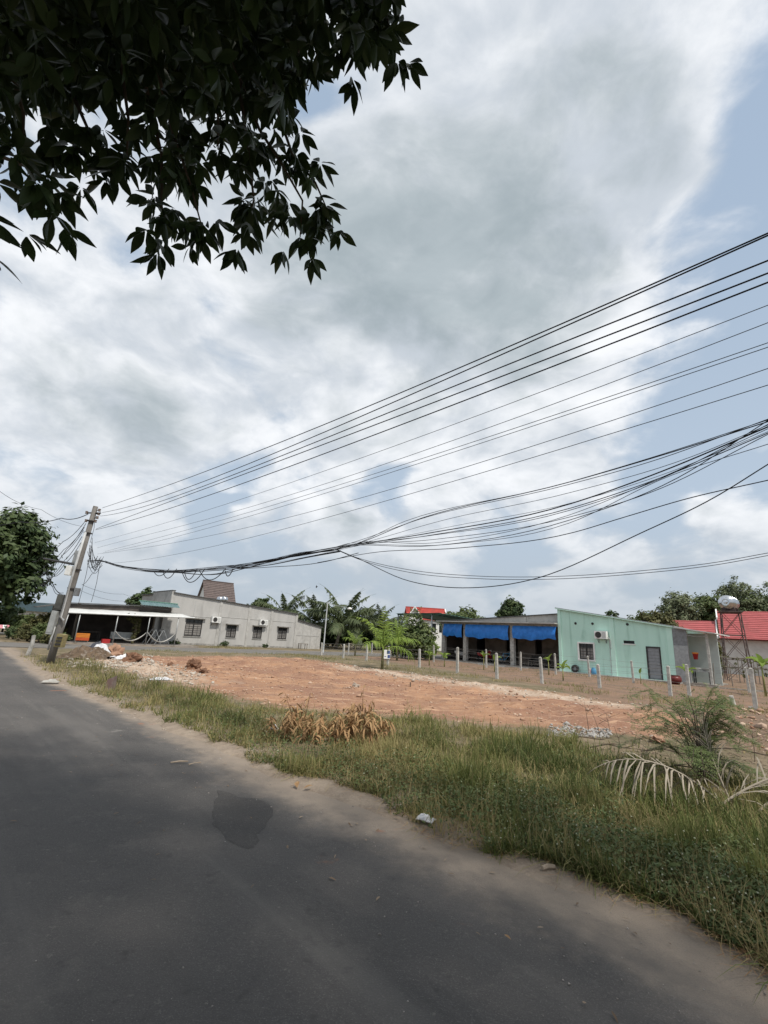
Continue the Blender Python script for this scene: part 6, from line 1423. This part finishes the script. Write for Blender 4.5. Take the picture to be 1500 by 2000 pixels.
# straw and twig litter
x, y = verge_points(5000); e_ = edge_dist(x, y); ok = e_ < .5; x, y = x[ok] , y[ok]; n = len(x); x = x - BDIR[0] * .25 * RNG.random(n) ** 2; y = y - BDIR[1] * .25 * RNG.random(n) ** 2
az = RNG.uniform(0, 6.28, n); V, Fc, k = strips(np.stack([x, y, np.maximum(ground_z(x, y), -.004) + .016], 1), np.stack([np.cos(az), np.sin(az), RNG.normal(0, .06, n)], 1), np.stack([-np.sin(az), np.cos(az), np.zeros(n)], 1), RNG.uniform(.03, .13, n), np.full(n, .004), np.zeros(n), (1, 1, .4))
tag(link('straw_litter', npmesh('straw_litter', V, Fc, leaf_dry, False, {'rnd': np.repeat(RNG.random(n), k)}), kind='stuff'), 'dry straw and leaf bits along the sandy road edge', 'litter')

# ---------------------------------------------------------------- dried weeds
def dry_weed(px, py, h, n, label):
    g_ = gp(px, py); t = thing('dried_weed', label, 'dried plant', (g_[0], g_[1], float(ground_z([g_[0]], [g_[1]])[0])), 0, 'dried brown weeds in the verge')
    B = []; Dv = []
    for k in range(n):
        top = Vector((RNG.normal() * .1, RNG.normal() * .1, h * RNG.uniform(.65, 1.05))); b_ = Vector((RNG.normal() * .06, RNG.normal() * .06, 0))
        MB().tube([tuple(b_ - Vector((0, 0, .03))), tuple(b_.lerp(top, .5) + Vector((.02, 0, 0))), tuple(top)], [.006, .005, .003], 4).build('stem', leaf_dry, t)
        for q in np.linspace(.25, 1, 13): B.append(b_.lerp(top, q)); a = RNG.uniform(0, 6.28); Dv.append((math.cos(a) * .75, math.sin(a) * .75, RNG.uniform(-.5, .6)))
    B = np.array([tuple(b_) for b_ in B]); Dv = unit(np.array(Dv)); sd_ = unit(np.cross(Dv, np.array([0, 0, 1.0])) + RNG.normal(size=Dv.shape) * .3); m_ = len(B)
    V, Fc, k = strips(B, Dv, sd_, RNG.uniform(.09, .17, m_), RNG.uniform(.022, .04, m_), RNG.uniform(.3, 1.2, m_), (.3, 1, .8, .05))
    link('dry_leaves', npmesh('dry_leaves', V, Fc, leaf_dry, False, {'rnd': np.repeat(RNG.random(m_), k)}), t, 'stuff')
for x, y, h, n in [(530, 1448, .42, 4), (548, 1452, .5, 5), (565, 1440, .55, 5), (580, 1440, .78, 4), (600, 1455, .42, 5), (620, 1462, .4, 5), (640, 1450, .38, 4), (655, 1462, .48, 5), (672, 1465, .5, 5), (690, 1460, .62, 5), (705, 1452, .9, 5), (722, 1462, .62, 5), (738, 1455, .48, 5), (752, 1448, .38, 4), (605, 1430, .32, 3), (665, 1430, .5, 3), (680, 1440, .6, 4), (620, 1418, .3, 2)]:
    dry_weed(x, y, h * .82, n, 'dead brown leafed weed standing in the dried patch of the verge')
# bare twigs with litter caught in them
def bare_twig(px, py, h, label):
    g_ = gp(px, py); t = thing('bare_twig', label, 'twig', (g_[0], g_[1], 0), RNG.uniform(0, 6), 'bare twigs by the white rubble')
    MB().tube([(0, 0, -.02), (.04, .02, h * .5), (.02 + h * .2, .03, h)], [.006, .005, .002], 4).build('stem', bark, t)
    for k in range(5):
        q = RNG.uniform(.3, .9); a = RNG.uniform(0, 6.28); MB().tube([(.03, .02, h * q), (.03 + math.cos(a) * .2, .02 + math.sin(a) * .2, h * q + .1)], [.004, .0015], 4).build('branchlet', bark, t)
for x, y, h in ((1152, 1440, .62), (1175, 1452, .5), (1195, 1445, .45), (1120, 1462, .3), (1215, 1470, .4), (1260, 1490, .35), (1475, 1500, .55), (1440, 1480, .4)): bare_twig(x, y, h, 'thin leafless twig sticking up beside the whitish rubble and dead fronds')
# young feathery thorn shrub
g_ = gp(1378, 1545); ts_ = thing('thorn_shrub', 'young feathery green shrub behind the dry palm fronds', 'shrub', (g_[0], g_[1], 0), 0)
B = []; Dv = []; Sv = []
MB().tube([(0, 0, -.03), (-.03, .02, .3), (-.02, .0, .52)], [.012, .010, .008], 6).build('trunk', bark, ts_)
for k in range(34):
    a = RNG.uniform(0, 6.28); r_ = RNG.uniform(.35, .8) * (1.25 if math.cos(a) < 0 else .85); hh = RNG.uniform(.3, 1.25) ; z0 = RNG.uniform(.05, .5)
    ca, sa = math.cos(a), math.sin(a)
    P = [np.array([-.02, .0, z0]), np.array([ca * r_ * .35, sa * r_ * .35, z0 + (hh - z0) * .75]), np.array([ca * r_ * .75, sa * r_ * .75, hh]), np.array([ca * r_ * 1.1, sa * r_ * 1.1, hh - .10])]
    MB().tube([tuple(p) for p in P], [.007, .005, .003, .0015], 4).build('branch', bark, ts_)
    for q in np.linspace(.2, 1, 20):
        i = min(int(q * 3), 2); f = q * 3 - i; b_ = P[i] * (1 - f) + P[i + 1] * f; ax_ = unit(P[i + 1] - P[i]); sd_ = unit(np.cross(ax_, np.array([0, 0, 1])) + 1e-3)
        for s_ in (-1, 1):
            d_ = unit(sd_ * s_ + ax_ * .5 + RNG.normal(size=3) * .3); Lf = RNG.uniform(.09, .17)
            for w_ in np.linspace(.15, 1, 6):
                for s2 in (-1, 1): B.append(b_ + d_ * Lf * w_); Dv.append(unit(np.cross(d_, np.array([0, 0, 1.0])) * s2 + d_ * .4 + RNG.normal(size=3) * .15)); Sv.append(d_)
B = np.array(B); Dv = np.array(Dv); Sv = np.array(Sv); n = len(B)
V, Fc, k = strips(B, Dv, Sv, RNG.uniform(.024, .04, n), np.full(n, .013), np.full(n, .2), (.4, 1, .2))
link('leaflets', npmesh('leaflets', V, Fc, leafmat('shrub_green', (.12, .165, .06), (.085, .125, .045), (.19, .225, .09), trans=.35), False, {'rnd': np.repeat(RNG.random(n), k)}), ts_, 'stuff')
# dead palm fronds
DRY = frond_set('dead_frond', [(1.5, .7, 1.5, 30, .55, .018, 1.0, .015, .45, .3), (1.2, 1.2, .6, 20, .5, .018, .3, .014, 1.9, .5), (1.7, .45, .8, 30, .65, .018, .5, .016, 1.5, .4)], frond_dry)
for k, (px, py, me_, rz, tilt, sc, lab) in enumerate([(1420, 1590, 0, rad(172), 0, 1.05, 'dead grey palm frond arching over the grass beside the thorn shrub'), (1395, 1545, 1, rad(80), 0, 1.0, 'dead palm frond standing upright behind the arching one'), (1390, 1600, 2, rad(0), -.1, 1.05, 'dead pale palm frond lying along the ground towards the yard'), (1432, 1585, 1, rad(35), 0, .9, 'short dead palm frond fanned beside the upright one'), (1470, 1610, 2, rad(10), -.1, 1.0, 'dead palm frond lying half under the verge grass')]):
    g_ = gp(px, py); o = link('dead_frond', DRY[me_], None, None, (g_[0], g_[1], .06)); o.rotation_euler = (RNG.normal() * .2, tilt, rz); o.scale = (sc,) * 3; tag(o, lab, 'palm frond')
# small things in the verge and plot
g_ = gp(213, 1353); o = MB().hexa([(-.09, -.09, -.1), (.09, -.09, -.1), (.09, .09, -.1), (-.09, .09, -.1), (-.06, -.07, .30), (.08, -.08, .36), (.08, .07, .38), (-.06, .07, .28)]).build('marker_stump', mat('stump_red', (.16, .105, .095), (.22, .18, .16), 5, .9), None, loc=(g_[0], g_[1], 0)); tag(o, 'worn dark red marker stump in the verge grass', 'marker')
g_ = gp(801, 1349); tag(MB().tube([(0, 0, -.05), (0, 0, .26)], .022, 6).build('survey_stake', bark, None, loc=(g_[0], g_[1], 0)), 'small dark survey stake in the bare plot', 'stake')
g_ = gp(53, 1280); tag(MB().tube([(0, 0, -.1), (.1, 0, .45), (.08, .0, .85)], [.09, .08, .07], 8).build('leaning_stump', post_concrete, None, loc=(g_[0], g_[1], 0)), 'pale leaning stump post on the corner of road and lane', 'post')
c = at(618, 1146, 40); bd = thing('bird', 'small dark bird in flight above the palms', 'bird', tuple(c), .5)
MB().lathe([(0, -.13), (.03, -.09), (.045, 0), (.035, .07), (.025, .11), (0, .14)], 8).build('body', steel_dark, bd, smooth=True)
for s_ in (-1, 1): MB().hexa([(0, s_ * .03, -.05), (0, s_ * .03, .05), (.02, s_ * .22, .02), (.02, s_ * .22, -.03), (.012, s_ * .03, -.05), (.012, s_ * .03, .05), (.03, s_ * .22, .02), (.03, s_ * .22, -.03)]).build('wing', steel_dark, bd)
# dead leaf litter and fallen twigs on the bare ground round the thorn shrub
LIT = [(3.6, 9.2), (6.5, 9.8), (9.5, 12), (13, 10), (14, 5), (9.5, 1.5), (6.4, 4.4), (4.6, 6.2), (3.7, 7.6)]
x, y = lot_pts(5200, LIT, -.3); n = len(x); az = RNG.uniform(0, 6.28, n)
V, Fc, k = strips(np.stack([x, y, ground_z(x, y) + .012], 1), np.stack([np.cos(az), np.sin(az), RNG.uniform(-.05, .35, n)], 1), np.stack([-np.sin(az), np.cos(az), np.zeros(n)], 1), RNG.uniform(.05, .16, n), RNG.uniform(.008, .03, n), RNG.uniform(.1, .5, n), (.4, 1, .8, .1))
tag(link('leaf_litter', npmesh('leaf_litter', V, Fc, leafmat('litter_brown', (.20, .135, .085), (.13, .09, .06), (.32, .25, .18), trans=.05, rough=.9), False, {'rnd': np.repeat(RNG.random(n) ** 2, k)}), kind='stuff'), 'brown dead leaf litter on the ground round the thorn shrub', 'litter')
x, y = lot_pts(5000, LIT, -.3); q = vnoise(x, y, 111, 3, .9); ok = q > .05; x, y = x[ok], y[ok]
grass('sparse_weeds', 'sparse low grass tufts in the litter round the thorn shrub', x, y, np.full(len(x), .16), np.full(len(x), .01), np.clip(.45 + .3 * vnoise(x, y, 113, 2, 1.1), 0, 1), lean=.8, droop=.6)
for k, (px, py, L_, rz) in enumerate([(1150, 1462, 1.1, .1), (1235, 1500, .9, .5), (1310, 1490, .8, -.4), (1460, 1490, 1.2, -.6), (1340, 1520, .9, .2), (1200, 1478, .7, -.2)]):
    g_ = gp(px, py); P = [(-L_ / 2, 0, .03), (-L_ * .1, .06, .09), (L_ * .2, -.03, .07), (L_ / 2, .05, .12)]
    t = thing('fallen_branch', 'thin dark fallen branch in the litter between white rubble and dead fronds', 'branch', (g_[0], g_[1], float(ground_z([g_[0]], [g_[1]])[0])), rz, 'fallen branches in the litter')
    MB().tube(P, [.012, .010, .008, .004], 5).build('stem', bark, t)
    for q in range(3): a = RNG.uniform(-1, 1); MB().tube([P[1 + q % 2], (P[1 + q % 2][0] + .22, P[1 + q % 2][1] + a * .25, .06 + RNG.uniform(0, .16))], [.006, .002], 4).build('side_twig', bark, t)
# broad leaved weeds in the verge
x, y = verge_points(12000); q = vnoise(x, y, 121, 3, 1.3); ok = q > .2; x, y = x[ok], y[ok]; n = len(x)
V, Fc = leaf_quads(np.stack([x, y, ground_z(x, y) + RNG.uniform(.03, .22, n)], 1), unit(RNG.normal(size=(n, 3)) * .6 + np.array([0, -.2, 1])), RNG.uniform(.022, .05, n), .5)
tag(link('broad_weeds', npmesh('broad_weeds', V, Fc, leaf_mid, False, {'rnd': np.repeat(RNG.random(n), 4)}), kind='stuff'), 'clumps of broader leaved green weeds in the verge grass', 'weeds')
# grit, crumbs and leaf scraps blown over the asphalt
def road_pts(n, spread):
    i = RNG.integers(0, len(edge_r), n * 6); p_ = edge_r[i]; ok = (np.hypot(p_[:, 0], p_[:, 1]) < 16) & (p_[:, 1] > 0); i = i[ok][:n]; o_ = RNG.exponential(spread, len(i)) ; P = edge_r[i] + nrm[i] * np.minimum(o_, 5)[:, None] + RNG.normal(size=(len(i), 2)) * .1; return P[:, 0], P[:, 1], o_
x, y, o_ = road_pts(1500, 1.0); n = len(x); zr_ = .035 * sstep(o_ + .35, 0, 3) - .02
V, Fc, k = rock_arrays(np.stack([x, y, zr_ + .003], 1), RNG.lognormal(-5.75, .4, n), .6)
tag(link('road_grit', npmesh('road_grit', V, Fc, mat('grit_grey', (.24, .215, .19), (.18, .16, .14), 9, .95, rnd=(.36, .33, .30)), False, {'rnd': np.repeat(RNG.random(n), k)}), kind='stuff'), 'loose pale grit scattered over the asphalt', 'grit')
x, y, o_ = road_pts(260, 1.3); n = len(x); az = RNG.uniform(0, 6.28, n)
V, Fc, k = strips(np.stack([x, y, .035 * sstep(o_ + .35, 0, 3) - .008], 1), np.stack([np.cos(az), np.sin(az), RNG.uniform(0, .25, n)], 1), np.stack([-np.sin(az), np.cos(az), np.zeros(n)], 1), RNG.uniform(.02, .06, n), RNG.uniform(.006, .018, n), RNG.uniform(.1, .4, n), (.4, 1, .8, .1))
tag(link('leaf_scraps', npmesh('leaf_scraps', V, Fc, MATS['litter_brown'], False, {'rnd': np.repeat(RNG.random(n) ** 2, k)}), kind='stuff'), 'small dry leaf scraps blown over the asphalt', 'litter')
